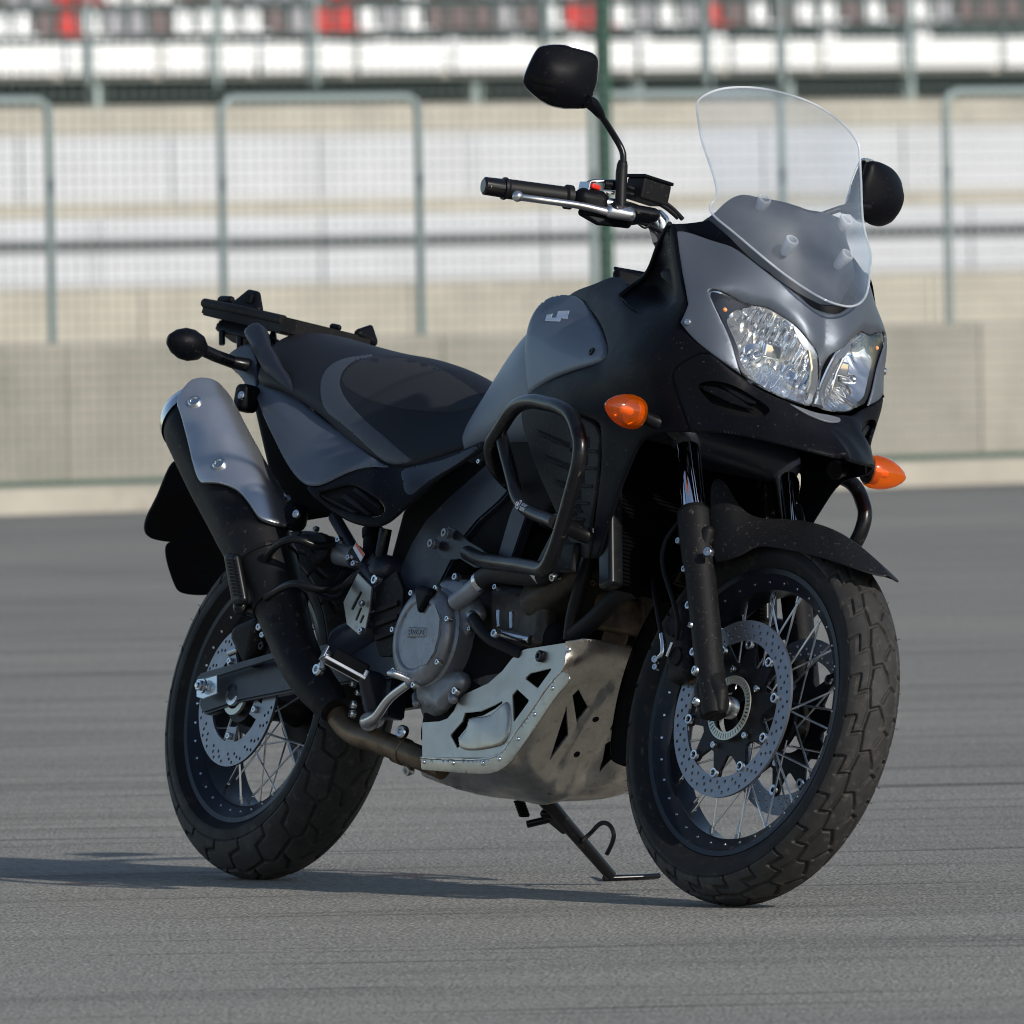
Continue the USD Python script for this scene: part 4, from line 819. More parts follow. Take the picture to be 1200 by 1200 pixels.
def facets(m, cu, cv, amp, seed):                # press the bowl into tilted flat facets
    q = m.vertices @ LM.T - CPOS; z = q @ FW; u, v = 600 + FPX * (q @ RT) / z, 600 - FPX * (q @ UP) / z
    a = (u - 905) * .93 + (v - 418) * .37; b = -(u - 905) * .37 + (v - 418) * .93
    ia, ib = np.floor(a / cu).astype(int), np.floor(b / cv).astype(int); rg = np.random.default_rng(seed); T = rg.uniform(-1, 1, (80, 80, 2))
    g = T[ia + 40, ib + 40]; d = amp * (g[:, 0] * (a / cu - ia - .5) + .6 * g[:, 1] * (b / cv - ib - .5) + 1.1 * np.abs(a / cu - ia - .5))
    rim_p = Polygon([(a_, b_) for a_, b_, _ in HL]).exterior; e = np.clip(np.array([rim_p.distance(Point(*p)) for p in zip(u, v)]) / 9. - .15, 0, 1) * np.clip((u - 850) / 25, .1, 1)
    return TM(m.vertices - np.array([.90, -.40, .1]) * (d * e)[:, None], m.faces)
bowl = facets(bowl, 9.5, 17., .0068, 8)
mask = panel([(833, 343), (846, 345), (861, 351.5), (880, 359), (868, 361.5), (858, 366), (852, 374), (858, 392), (866, 414), (872, 431), (880, 441), (872, 438), (866.5, 430), (860, 410), (852, 389), (842, 366)], field=NF, off=-.0075, th=.003, r=0, step=4.)
bezel = panel([(930, 381.5), (946, 398.5), (956, 415), (958, 437), (956.5, 455), (951, 472.5), (943, 471), (948.5, 455), (950.5, 437), (948.5, 419), (939, 403)], field=NF, off=-.0075, th=.003, r=0, step=4.)
bucket = panel(inset(HL, .993), th=.003, r=0, step=7., field=NF, off=-.013, lift=[(905, 420, -.13), (880, 400, -.12), (925, 440, -.11), (855, 360, -.045), (940, 420, -.085), (870, 420, -.07), (910, 385, -.07)])
for s, nm in ((1, "right headlight, larger in view"), (-1, "left headlight, seen at an angle")):
    h = pgrp("headlight", nm); k = (lambda m: m) if s > 0 else mirror
    part("bucket", k(bucket), DEEP, h, 50); part("reflector", k(bowl), REFL, h, 25)
    q = np.array([1.492, -.093, .94]); f = np.array([.93, -.33, -.05]); f /= np.linalg.norm(f)
    part("bulb_cap", k(lathe([(-.01, 1e-5), (-.01, .009), (.020, .009), (.027, .007), (.030, .003), (.031, 1e-5)], q, f, 24)), CHROME, h, 50)
    part("bulb_ring", k(lathe([(0, .012), (0, .021), (.004, .0215), (.008, .015), (.006, .012)], q - f * .006, f, 30, closed=True)), STEEL, h)
    part("bulb_shield", k(rbox(q + np.array([.020, .022, .012]), (.010, .036, .026), .004)), CHROME, h)
    q2 = P(850, 363.5, -.158); part("position_bulb", k(hull([(q2 + [-.004, 0, 0], .006), (q2 + [.002, -.002, 0], .004)])), mat("bulb_amber_glass", (.9, .35, .12), .08) if s > 0 else UsdShade.Material.Get(stage, LK + "bulb_amber_glass"), h)
    part("bezel_strip", k(tube(np.array([P(a, b, y - .0) - [.008, 0, 0] for a, b, y in ((951, 410, -.036), (954, 430, -.026), (953, 450, -.022), (947, 468, -.02))]), .003, 8)), CHROME, h)
    part("lamp_mask", k(mask), HUB, h, 50); part("bezel", k(bezel), BADGE, h, 50)
    part("lens", k(lens), LENS, h, 50)

# ---- windscreen: one curved clear sheet on its spacers, dark cowl behind it
ZC = np.array([1.02, 1.048, 1.10, 1.18, 1.27, 1.36, 1.434, 1.46]); XC = np.array([1.607, 1.588, 1.545, 1.477, 1.405, 1.343, 1.296, 1.28])
xc = CubicSpline(ZC, XC)
SAG = lambda z: np.interp(z, [1.05, 1.18, 1.27, 1.37, 1.43], [.10, .080, .055, .034, .03])
def scr(y, z, o=0.): return np.stack([xc(z) - SAG(z) * (np.abs(y) / .17) ** 2 + o, y, z], -1)
SO = [(0, 1.425), (.05, 1.4225), (.10, 1.413), (.135, 1.400), (.158, 1.3855), (.1685, 1.375), (.1725, 1.365), (.1722, 1.345), (.1690, 1.305), (.1605, 1.26), (.156, 1.222), (.160, 1.203), (.1685, 1.187), (.1665, 1.172), (.150, 1.152), (.12, 1.118), (.085, 1.083), (.05, 1.06), (.02, 1.0495), (0, 1.048)]
so = smooth_path(np.array(SO), 8); so = np.vstack([so, so[-2:0:-1] * [-1, 1]]); sp_ = Polygon(so)
def screen_sheet(poly, o0, th, stepm=.008):
    b = poly.exterior; n = int(b.length / .005); bd = np.array([b.interpolate(i / n, normalized=True).coords[0] for i in range(n)])
    x0, y0, x1, y1 = poly.bounds; gx, gy = np.meshgrid(np.arange(x0, x1, stepm), np.arange(y0, y1, stepm)); gi = np.stack([gx.ravel(), gy.ravel()], 1); g = poly.buffer(-.004); gi = gi[shapely.contains_xy(g, gi[:, 0], gi[:, 1])]
    rg = poly.buffer(-.0016).exterior; r1 = np.array([rg.interpolate(i / n, normalized=True).coords[0] for i in range(n)])
    uv = np.vstack([bd, r1, gi]); tri = Delaunay(uv).simplices; c = uv[tri].mean(1); tri = tri[shapely.contains_xy(poly, c[:, 0], c[:, 1])]
    a = uv[tri]; ar = cr2(a[:, 1] - a[:, 0], a[:, 2] - a[:, 0]); tri[ar < 0] = tri[ar < 0][:, ::-1]
    d = np.where(np.arange(len(uv)) < n, th * .32, 0.)
    A = scr(uv[:, 0], uv[:, 1], o0) - np.stack([d, 0 * d, d], 1) * .7; B = scr(uv[:, 0], uv[:, 1], o0) - np.array([.77, 0, .64]) * th + np.stack([d, 0 * d, d], 1) * .7; m = len(uv); i = np.arange(n); j = (i + 1) % n
    return TM(np.vstack([A, B]), np.concatenate([tri, tri[:, ::-1] + m, np.stack([j, i, i + m], 1), np.stack([j, i + m, j + m], 1)]))
WS = pgrp("windscreen", "clear curved windscreen with polished edge")
part("screen", screen_sheet(sp_, 0, .0042), SCREEN, WS, 60)
back = [(834, 253, -.155), (846, 243, -.147), (860, 230, -.128), (874, 221, -.115), (886, 219, -.105), (900, 221.5, -.088), (925, 226, -.055), (950, 233, -.018), (961, 237, 0), (961, 237, 0), (968, 360, 0), (968, 360, 0), (940, 345, -.045), (905, 322, -.085), (870, 293, -.125), (848, 268, -.15)]
cb = panel(back, th=.004, r=.003, ctr=True, step=6.); cbm = halves(TM(cb.vertices - [.03, 0, .012], cb.faces))
part("screen_cowl", cbm, DARKGREY, None, 50)
et = scr(so[:, 0], so[:, 1], -.0015); part("screen_edge", tube(et, .0021, 8, closed=True), EDGE, WS, 60)
for y, z in ((-.086, 1.215), (-.058, 1.148), (.086, 1.215), (.058, 1.148)):
    q = scr(np.array(y), np.array(z)); nn = np.array([.70, y * 1.6, .70]); nn /= np.linalg.norm(nn)
    part("screen_spacer", lathe([(-.030, .0065), (-.026, .0085), (-.006, .0115), (.002, .0125), (.0045, .0115), (.0045, .008), (-.02, .006)], q, nn, 24, closed=True), SPACER, WS)
    part("spacer_screw", bolt(q - nn * .024, nn, .006, .003), STEEL, WS)
# instrument hood below the screen and the tank's front hump
part("instrument_hood", hull([((1.30, -.12, 1.10), .03), ((1.30, .12, 1.10), .03), ((1.38, -.10, 1.15), .02), ((1.38, .10, 1.15), .02), ((1.42, 0, 1.10), .04), ((1.25, 0, 1.06), .05)]), BLACK)
ck = P(744, 330, -.085); part("tank_collar", cat(hull([(P(726, 322, -.10), .012), (P(762, 332, -.05), .012), (P(726, 345, -.10), .012), (P(762, 345, -.05), .012)])), BLACK)
part("collar_rim", hull([(P(721, 314.5, -.105), .003), (P(758, 321, -.05), .003), (P(724, 319, -.105), .003), (P(758, 326, -.05), .003)]), BLACK)

# ---- indicators
def indicator(c, ax_, r, lens_m, stalk, label, dark=False):
    g = pgrp("indicator", label); a = np.asarray(ax_, float) / np.linalg.norm(ax_); L = .062
    if dark: part("housing", lathe([(-.036, .006), (-.034, .012), (-.022, .0235), (-.004, .0295), (.012, .0290), (.028, .0225), (.041, .0115), (.045, 1e-5)], c, a, 28), BLACK, g, 50)
    else:
        R_ = frame_of(a)
        def egg(k, l0, l1):
            m = lathe([(-.029, 1e-5), (-.029, .0225), (-.0275, .0265), (-.018, .0292), (-.004, .0295), (.012, .0262), (.027, .0198), (.039, .0118), (.045, .005), (.0465, 1e-5)], (0, 0, 0), (0, 0, 1), 32)
            v = m.vertices.copy(); v[:, 1] *= 1.0; v[:, 0] *= .95; return TM(v @ R_.T + c, m.faces)
        part("lens", egg(1.0, 0, 0), AMBER, g, 50); part("bulb", hull([(c - a * .008, .008), (c + a * .006, .0075)]), mat("bulb_glass", (.85, .5, .25), .1) if "bulb_glass" not in _m else _m["bulb_glass"], g)
        part("reflector", lathe([(-.0235, 1e-5), (-.0235, .0225), (-.012, .0225), (-.0185, .011), (-.0205, 1e-5)], c, a, 28), mat("reflector_foil", (.75, .5, .3), .25, .8) if "reflector_foil" not in _m else _m["reflector_foil"], g)
        part("lens_rim", lathe([(-.033, .012), (-.033, .021), (-.028, .0245), (-.0275, .0225)], c, a, 28, closed=True), SATIN, g)
    part("stalk", tube(stalk, [.0115] * (len(stalk) - 2) + ([.0135, .0175] if not dark else [.0115, .013]), 14), SATIN, g)
_m = {}
_m["bulb_glass"] = mat("bulb_glass", (.85, .5, .25), .1); _m["reflector_foil"] = mat("reflector_foil", (.75, .5, .3), .25, .8)
IC = np.array([1.398, -.270, .808]); ia = np.array([.12, -.97, .02])
sk = [IC + [0, .03, -.002], IC + [.0, .055, -.006], IC + [.004, .085, -.010], IC + [.01, .105, -.016]]
indicator(IC, ia, .025, AMBER, sk[::1], "right front indicator with orange lens")
indicator(IC * [1, -1, 1], ia * [1, -1, 1], .025, AMBER, [q * [1, -1, 1] for q in sk], "left front indicator with orange lens")
RC = P(221, 404, -.235); sk = [RC + [0, .03, -.003], RC + [0, .06, -.008], RC + [0, .10, -.012], RC + [.01, .125, -.012]]
indicator(RC, (0, -1, .02), .025, AMBER, sk, "right rear indicator, black shell seen from the front", True)
indicator(RC * [1, -1, 1], (0, 1, .02), .025, AMBER, [q * [1, -1, 1] for q in sk], "left rear indicator", True)

# ---- handlebar, controls, mirrors (all turn with the fork)
FK = dict(fork=True)
bar = PP([(572, 218.5, -.412), (600, 222, -.366), (640, 228, -.305), (678, 233, -.252), (720, 240, -.195), (752, 250, -.14), (768, 268, -.10), (772, 285, -.085)], True)
HB = pgrp("handlebar"); barp = smooth_path(bar); barm = np.vstack([barp, barp[::-1] * [1, -1, 1]])
part("bar_tube", tube(barm, .0110, 16), STEEL, HB, **FK)
for s in (-1, 1):
    k = (lambda p: np.asarray(p)) if s < 0 else (lambda p: np.asarray(p) * [1, -1, 1])
    e0, e1, g1 = P(566, 217.5, -.418, fork=True), P(592, 221, -.378, fork=True), P(676, 232.5, -.256, fork=True); u = (e1 - e0) / np.linalg.norm(e1 - e0)
    part("bar_end", lathe([(0, 1e-5), (0, .012), (.003, .0158), (.036, .0165), (.040, .0155), (.041, .012)], k(e0), k(u), 28), mat("gloss_black_metal", (.006, .006, .007), .15) if s < 0 else UsdShade.Material.Get(stage, LK + "gloss_black_metal"), HB, **FK)
    pr = [(0, .012), (0, .0195), (.004, .0200), (.007, .0180)] + [(x, .0172 + .0006 * (i % 2)) for i, x in enumerate(np.linspace(.010, .112, 36))] + [(.114, .0175), (.118, .0215), (.128, .0215), (.130, .012)]
    part("grip", lathe(pr, k(e1 - u * .004), k(u), 28), GRIP, HB, 30, **FK)
    sw0 = P(684, 233, -.246, fork=True)
    part("switch_housing", cat(hull([(k(sw0), .0195), (k(P(702, 236, -.218, fork=True)), .0195), (k(P(690, 247, -.238, fork=True)), .010), (k(P(705, 250, -.215, fork=True)), .010)]), hull([(k(P(682, 249, -.245, fork=True)), .007), (k(P(700, 260, -.22, fork=True)), .006), (k(P(735, 263, -.165, fork=True)), .007), (k(P(725, 252, -.185, fork=True)), .009)])), BLACK, HB, **FK)
    part("lever", tube(smooth_path([k(q) for q in PP([(606, 230.5, -.385), (625, 233, -.350), (650, 236.5, -.310), (680, 241, -.262), (702, 246, -.228), (718, 250, -.205)], True)]), np.interp(np.arange(41), [0, 3, 30, 41], [.0060, .0056, .0068, .0085]), 12), LEVER, HB, **FK)
    part("lever_ball", hull([(k(P(606.5, 230, -.385, fork=True)), .0098)], 24), LEVER, HB, **FK)
    part("lever_perch", cat(hull([(k(P(716, 248, -.208, fork=True)), .012), (k(P(738, 252, -.18, fork=True)), .011), (k(P(736, 244, -.18, fork=True)), .008)])), LEVER, HB, **FK)
    part("master_cylinder", cat(hull([(k(P(722, 245, -.20, fork=True)), .014), (k(P(765, 252, -.13, fork=True)), .013), (k(P(740, 256, -.16, fork=True)), .012)])), SATIN, HB, **FK)
rb_ = P(759, 225, -.135, fork=True)
part("fluid_reservoir", rbox(rb_, (.05, .062, .038), .004), TEXT, HB, **FK)
part("reservoir_lid", rbox(rb_ + [0, 0, .0215], (.054, .066, .006), .002), BLACK, HB, **FK)
part("kill_switch", rbox(P(697, 219, -.232, fork=True), (.012, .020, .009), .003), RED, HB, **FK)
part("switch_plate", rbox(P(684, 224, -.246, fork=True), (.03, .004, .034), .0015), LEVER, HB, **FK)
for q in ([(683, 228, -.245), (686, 217, -.24), (694, 212.5, -.232), (706, 212, -.215), (726, 213, -.19)], [(682, 238, -.245), (690, 228, -.236), (702, 224.5, -.222), (720, 226, -.198)]):
    part("throttle_cable_pipe", tube(smooth_path(PP(q, True)), .0036, 10), STEEL, HB, **FK)
part("cable_boot", cyl(P(708, 216, -.214, fork=True), P(734, 219, -.178, fork=True), .0085, 16), BLACK, HB, **FK)
for q, r in (([(733, 219, -.178), (760, 228, -.14), (785, 242, -.10), (800, 257, -.08)], .0042), ([(728, 226, -.186), (752, 231, -.15), (778, 242, -.11), (795, 256, -.085)], .004), ([(740, 256, -.165), (755, 262, -.14), (775, 272, -.10)], .004), ([(748, 262, -.15), (756, 267, -.14), (762, 262, -.13)], .002)):
    part("cable", tube(smooth_path(PP(q, True)), r, 8), GRIP, HB, **FK)
part("bar_clamp", cat(hull([(P(772, 252, -.10, fork=True), .010), (P(778, 258, -.09, fork=True), .010), (P(776, 268, -.09, fork=True), .012)])), STEEL, HB, **FK)
for s in (-1, 1):
    k = (lambda p: np.asarray(p)) if s < 0 else (lambda p: np.asarray(p) * [1, -1, 1]); km = (lambda m: m) if s < 0 else (lambda m: xf(mirror(m), (0, .020, -.026)))
    g = pgrp("mirror", "right mirror, high above the handlebar" if s < 0 else "left mirror, partly behind the windscreen")
    part("mirror_boot", km(tube(smooth_path(PP([(727, 250, -.195), (727.5, 232, -.195), (728, 212, -.196), (729, 196, -.198), (730, 188, -.2)], True)), np.interp(np.arange(33), [0, 8, 20, 27, 32], [.0085, .010, .0105, .0095, .0072]), 18)), GRIP, g, 50, **FK)
    part("mirror_arm", km(tube(smooth_path(PP([(730, 192, -.20), (730, 180, -.203), (725, 168, -.212), (714, 150, -.24), (703, 133, -.27), (696, 123, -.29)], True)), .0058, 14)), SATIN, g, 50, **FK)
    part("mirror_knuckle", km(tube(smooth_path(PP([(705, 136, -.266), (700, 129, -.285), (694, 122, -.30), (688, 118, -.315)], True)), np.interp(np.arange(25), [0, 6, 16, 24], [.007, .0095, .012, .010]), 16)), BLACK, g, 50, **FK)
    MO = [(637.5, 50.5), (655, 49), (676, 52.5), (698, 61), (703.5, 68), (704, 82), (702, 100), (698, 113), (693.5, 127), (680, 130), (660, 130), (640, 124.5), (624, 114), (613, 102), (611, 94), (615, 80), (623, 63), (630, 53.5)]
    sh = panel([(a, b, 1.105 + .00057 * (a - 657), 0) for a, b in MO], inn=[(660, 92, 1.132, 0), (640, 75, 1.116, 0), (682, 80, 1.137, 0), (645, 108, 1.119, 0), (680, 112, 1.135, 0)], th=.016, r=.010, fork=True, step=5.)
    part("mirror_shell", km(sh), BLACK, g, 50, **FK)
    part("mirror_glass", km(panel([(655 + (a - 655) * .94, 90 + (b - 90) * .94, 1.086 + .00057 * (a - 657), 0) for a, b in MO], th=.003, r=.001, fork=True, step=8.)), CHROME, g, **FK)
    if s < 0:
        for y0, lab in ((91, 0), (100.5, 1)):
            part("moulded_lettering", panel([p for q in ((625, y0 - 1), (652, y0 + 4), (651, y0 + 10), (624, y0 + 5.5)) for p in (q, q)], on=sh, off=.0008, th=.001, r=.0003, fork=True, step=4.), DEEP, g, **FK)

# ---- front mudguard (turns with the fork)
MG = [(834, 566, -.096), (839, 560.5, -.093), (847, 562.5, -.088), (856, 575, -.082), (866, 590, -.073), (878, 601, -.060), (893, 606, -.043), (912, 607, -.020), (930, 608, 0), (950, 611, 0), (975, 619, 0), (1000, 634, 0), (1020, 650, 0), (1033, 662.5, 0), (1039, 668.5, 0), (1040.5, 672.5, -.003), (1036, 674, -.010), (1029, 673.3, -.02), (1012, 668.5, -.04), (990, 661, -.058), (965, 653, -.068), (935, 645.5, -.073), (905, 640, -.078), (888, 639.5, -.083), (876, 645, -.090), (862, 652.5, -.098), (848, 657, -.098), (838, 658.5, -.100), (838, 658.5, -.100), (834, 640, -.102), (832, 610, -.102), (832, 585, -.100)]
mg = panel(MG, inn=[(900, 622, -.060), (930, 624, -.050), (960, 632, -.046), (990, 646, -.038), (870, 620, -.083), (855, 610, -.095), (845, 600, -.098), (950, 615, -.028), (980, 630, -.028)], th=.003, r=.002, fork=True, step=5.)
part("mudguard", halves(mg), TEXT, None, 50, fork=True)
# rear half of the mudguard, behind the fork legs
th = np.linspace(rad(116), rad(196), 26); rows = []
for t in th:
    for yy in np.linspace(-.066, .066, 13):
        R_ = .352 + .012 * (1 - (yy / .066) ** 2) - .026 * (abs(yy) / .066) ** 3; rows.append([WB + R_ * math.cos(t), yy, .329 + R_ * math.sin(t)])
g = np.arange(26 * 13).reshape(26, 13); q = np.stack([g[:-1, :-1], g[1:, :-1], g[1:, 1:], g[:-1, 1:]], -1).reshape(-1, 4); F = np.concatenate([q[:, :3], q[:, [0, 2, 3]]])
a = TM(np.array(rows), F); b = TM(np.array(rows) * 1.0 - 0.004 * np.array([[math.cos(t), 0, math.sin(t)] for t in th for _ in range(13)]), F[:, ::-1])
part("mudguard", cat(a, b), TEXT, None, 50, fork=True, label="rear part of the front mudguard, behind the fork")
part("mudguard_bolt", bolt(P(831, 647.5, -.124, fork=True), (.25, -.95, .1), .0095, .007), STEEL, fork=True)

# ---- radiator with fins, shroud plates with grille, frame
rd = pgrp("radiator"); Rr = np.stack([[.95, 0, .31], [0, 1, 0], [-.31, 0, .95]], 1); rcn = np.array([1.235, 0, .655])
part("core", rbox(rcn, (.03, .30, .28), .003, Rr), RADI, rd)
part("fin_stack", cat(*[rbox(rcn + Rr @ np.array([.017, 0, z]), (.004, .296, .0022), .0005, Rr, 4) for z in np.arange(-.135, .136, .0075)]), RADI, rd, False)
for s in (-1, 1): part("tank", rbox(rcn + [0, s * .163, 0], (.04, .03, .29), .008, Rr), SATIN, rd)
part("radiator_hose", tube(smooth_path(PP([(745, 690, -.10), (722, 700, -.11), (700, 722, -.115), (672, 745, -.12)])), .016, 14), GRIP)
part("radiator_hose", tube(smooth_path(PP([(690, 655, -.13), (680, 690, -.13), (672, 720, -.125), (668, 750, -.12)])), .013, 14), GRIP)
inner = panel([(612, 478, -.186), (640, 480, -.196), (672, 486, -.205), (692, 494, -.212), (701, 504, -.213), (702, 530, -.212), (698, 580, -.204), (692, 620, -.195), (687, 655, -.184), (670, 640, -.178), (650, 600, -.18), (630, 555, -.182), (616, 515, -.184)], inn=[(665, 550, -.198)], th=.004, r=.003)
both("side_grille", inner, TEXT, None, 45)
IG = f"{BIKE}/side_grille"
for k, (x0, y0, x1, y1) in enumerate([(628, 502, 668, 520), (636, 531, 672, 546), (648, 560, 676, 569), (657, 586, 681, 592), (664, 606, 684, 611)]):
    part("grille_slot", panel([p for q in ((x0, y0), (x1, y1 - 1), (x1, y1 + 5), (x0 + 4, y0 + 5)) for p in (q, q)], on=inner, off=.001, th=.002, r=.0006, step=4.), DEEP, IG)
    part("grille_rib", panel([p for q in ((x0 - 1, y0 + 5.5), (x1, y1 + 5.5), (x1, y1 + 10), (x0 + 6, y0 + 10)) for p in (q, q)], on=inner, off=.007, th=.008, r=.003, step=4.), TEXT, IG)
for k, (x0, y0) in enumerate([(684, 512), (682, 532), (678, 553), (674, 573), (669, 592)]):
    part("grille_slot", panel([p for q in ((x0, y0), (x0 + 7, y0), (x0 + 7, y0 + 13), (x0 - 2, y0 + 13)) for p in (q, q)], on=inner, off=.001, th=.002, r=.0006, step=4.), DEEP, IG)
    part("grille_rib", panel([p for q in ((x0 - 2, y0 + 14), (x0 + 15, y0 + 15), (x0 + 15, y0 + 19), (x0 - 2, y0 + 18)) for p in (q, q)], on=inner, off=.006, th=.007, r=.0025, step=4.), TEXT, IG)
fr = pgrp("frame")
spar = [(615, 500), (604, 492), (585, 508), (560, 530), (530, 556), (505, 578), (480, 603), (463, 630), (450, 658), (436, 690), (424, 715), (414, 745), (409, 790), (414, 836), (436, 836), (440, 800), (444, 770), (452, 745), (468, 722), (482, 702), (498, 676), (512, 648), (522, 628), (540, 606), (565, 584), (590, 556), (608, 530)]
s_ = side_plate(spar, -.128, .035, rnd=.006, bev=.004); both("spar", s_, FRAME, fr, 30)
both("spar", side_plate([(604, 560), (586, 600), (572, 648), (588, 652), (606, 600), (618, 566)], -.125, .02, rnd=.003, bev=.002), FRAME, fr, 30)
both("spar", side_plate([(576, 545), (600, 520), (640, 560), (650, 600), (636, 610), (620, 580)], -.10, .02, rnd=.003, bev=.002), FRAME, fr, 30)
part("cross_member", cat(hull([((.45, -.11, .55), .03), ((.45, .11, .55), .03)])), FRAME, fr)
pl = side_plate([(508, 642), (506, 632), (522, 616), (530, 620), (546, 634), (560, 642), (570, 650), (566, 664), (552, 664), (536, 654), (524, 655), (514, 653)], -.137, .006, rnd=.003); both("bar_bracket", pl, SATIN, fr)
for px, py in ((510, 638), (526, 625.5)):
    q = P(px, py, -.139); both("frame_bolt", cat(cyl(q + [0, .004, 0], q + [0, -.008, 0], .0088, 18), lathe([(0, .0035), (0, .008), (.004, .0075), (.004, .0035)], q + [0, -.008, 0], (0, -1, 0), 16, closed=True)), CAST, fr)
both("pivot_guard", side_plate([(437, 685), (460, 668), (468, 690), (466, 730), (454, 768), (440, 768), (432, 740)], -.138, .008, rnd=.006), TEXT, fr)
part("frame_bolt", bolt(P(443, 680, -.136), (0, -1, 0), .010, .010), STEEL, fr); part("frame_bolt", bolt(P(562, 541, -.142), (0, -1, 0), .005), STEEL, fr)
for y0 in (712, 728, 744): both("guard_rib", side_plate([(436, y0), (462, y0 - 10), (462, y0 - 4), (436, y0 + 6)], -.142, .006, rnd=.002), TEXT, fr)

# ---- crash bars
CBr = .0132
for s in (-1, 1):
    k = (lambda m: m) if s < 0 else mirror; g = pgrp("crash_bar", "right crash bar, bent black tube" if s < 0 else "left crash bar, mostly hidden")
    outer = PP([(548, 648, -.150), (565, 657, -.185), (598, 661, -.225), (640, 668, -.262), (652, 640, -.272), (664, 598, -.285), (678, 545, -.298), (681, 520, -.301), (672, 487, -.300), (655, 476, -.292), (622, 469, -.268), (602, 476, -.25), (574, 522, -.222), (578, 545, -.20), (592, 562, -.165), (604, 572, -.14)])
    part("outer_tube", k(tube(round_path(outer, .045, 7), CBr, 18)), SATIN, g, 60)
    it = PP([(586, 506, -.221), (598, 552, -.224), (606, 585, -.232), (616, 597, -.238), (634, 606, -.250), (650, 612, -.262)])
    part("inner_tube", k(tube(round_path(it, .03, 6), .0118, 16)), SATIN, g, 60)
    cr_ = PP([(648, 610, -.262), (668, 620, -.225), (688, 628, -.19), (706, 632, -.165)])
    part("cross_tube", k(tube(smooth_path(cr_), .0135, 16)), SATIN, g, 60)
    part("tube_end", k(cyl(P(690, 627.5, -.186), P(707, 632, -.163), .0142, 20)), CAST, g)
    part("mount_plate", k(rbox(P(664, 654, -.185), (.07, .018, .055), .008)), TEXT, g)
    part("mount_bolt", k(bolt(P(646, 655, -.20), (.2, -.97, 0), .007, .006)), STEEL, g)
    part("mount_bolt", k(bolt(P(652, 676, -.19), (.2, -.9, -.3), .008, .012)), STEEL, g)
    if s < 0:
        a, b = P(608, 588, -.228), P(630, 603, -.231)
        e = (b - a) / np.linalg.norm(b - a); nrm = np.array([.3, -.94, .12]); nrm -= e * (nrm @ e); nrm /= np.linalg.norm(nrm); u = np.cross(nrm, e) * -1
        def onbar(poly_m, s0, t0, sc):            # lettering wrapped on the tube
            v = poly_m.vertices; ang = (v[:, 1] * sc + t0) / .0118; al = v[:, 0] * sc + s0
            c0 = P(612, 593.5, -.236); c1 = P(634, 606, -.250); ee = (c1 - c0) / np.linalg.norm(c1 - c0); n2 = nrm - ee * (nrm @ ee); n2 /= np.linalg.norm(n2); u2 = np.cross(n2, ee); u2 = u2 if u2[2] > 0 else -u2
            return TM(c0 + al[:, None] * ee + (.0122 + (v[:, 2:3] > .0005) * .0003) * (np.cos(ang)[:, None] * n2 + np.sin(ang)[:, None] * u2), poly_m.faces)
        rg = trimesh.creation.extrude_polygon(Point(0, 0).buffer(.0088, 30).difference(Point(0, 0).buffer(.0066, 30)), .001); part("round_logo", onbar(rg, .006, 0, 1), WHITE_PRINT, g, False)
        part("round_logo", onbar(trimesh.creation.extrude_polygon(Point(0, 0).buffer(.0040, 20), .001), .006, 0, 1), WHITE_PRINT, g, False)
        part("lettering", onbar(meshkit.text_mesh("HEAVY", .0052, .001, True), .018, .0012, 1), WHITE_PRINT, g, False); part("lettering", onbar(meshkit.text_mesh("DUTY", .0062, .001, True), .018, -.0072, 1), WHITE_PRINT, g, False)

# ---- tail: grey side panel, black cover with a vent, grab handle, rack
TPn = [(293, 443, -.112), (305, 443.5, -.115), (320, 447, -.12), (338, 458, -.128), (350, 466, -.134), (370, 482, -.142), (395, 502, -.150), (420, 522, -.156), (445, 540, -.156), (460, 546.5, -.152), (460, 546.5, -.152), (445, 545.5, -.162), (430, 546, -.168), (412, 550.5, -.178), (394, 558.5, -.188), (378, 566, -.196), (366, 568.5, -.199), (355, 566, -.2), (344, 556, -.197), (332, 538, -.19), (320, 514, -.178), (308, 488, -.160), (298, 462, -.135)]
tp = panel(TPn, inn=[(350, 510, -.178), (375, 535, -.190), (340, 490, -.166), (400, 535, -.178), (365, 552, -.196)], th=.004, r=.004, lift=[(365, 530, -.004), (345, 500, .003), (395, 530, .003)])
both("tail_panel", tp, GREY, None, 45)
SCv = [(366, 567, -.192), (378, 565, -.190), (394, 557, -.182), (412, 549, -.172), (430, 544.5, -.163), (460, 545, -.150), (480, 545, -.146), (505, 538, -.142), (535, 528, -.138), (562, 517, -.132), (574, 511, -.128), (574, 511, -.128), (570, 522, -.131), (545, 540, -.138), (515, 560, -.146), (493, 578, -.154), (474, 596, -.163), (458, 610, -.170), (445, 616.5, -.176), (430, 617, -.182), (412, 613, -.188), (392, 602, -.193), (374, 588, -.197), (362, 577, -.198), (359, 570, -.197)]
VT = [(372, 578), (386, 573), (402, 568), (414, 568), (432, 578), (447, 590), (449, 599), (441, 605), (425, 604), (400, 598), (380, 588)]
sc_ = panel(SCv, inn=[(420, 585, -.190), (450, 575, -.172), (480, 565, -.160)], th=.004, r=.004, holes=[VT]); both("side_cover", sc_, BLACK, None, 45)
scs = panel(SCv, inn=[(420, 585, -.190), (450, 575, -.172), (480, 565, -.160)], th=.003, r=0, step=9.)
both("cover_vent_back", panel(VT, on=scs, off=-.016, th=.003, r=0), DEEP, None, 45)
for q in ([(416, 570), (446, 592), (444, 597), (412, 574)], [(404, 578), (436, 602), (430, 604), (398, 582)], [(374, 578), (420, 600), (412, 602), (376, 582)]):
    both("cover_vent_slat", panel([p for c in q for p in (c, c)], on=scs, off=-.005, th=.006, r=.002, step=4.), BLACK)
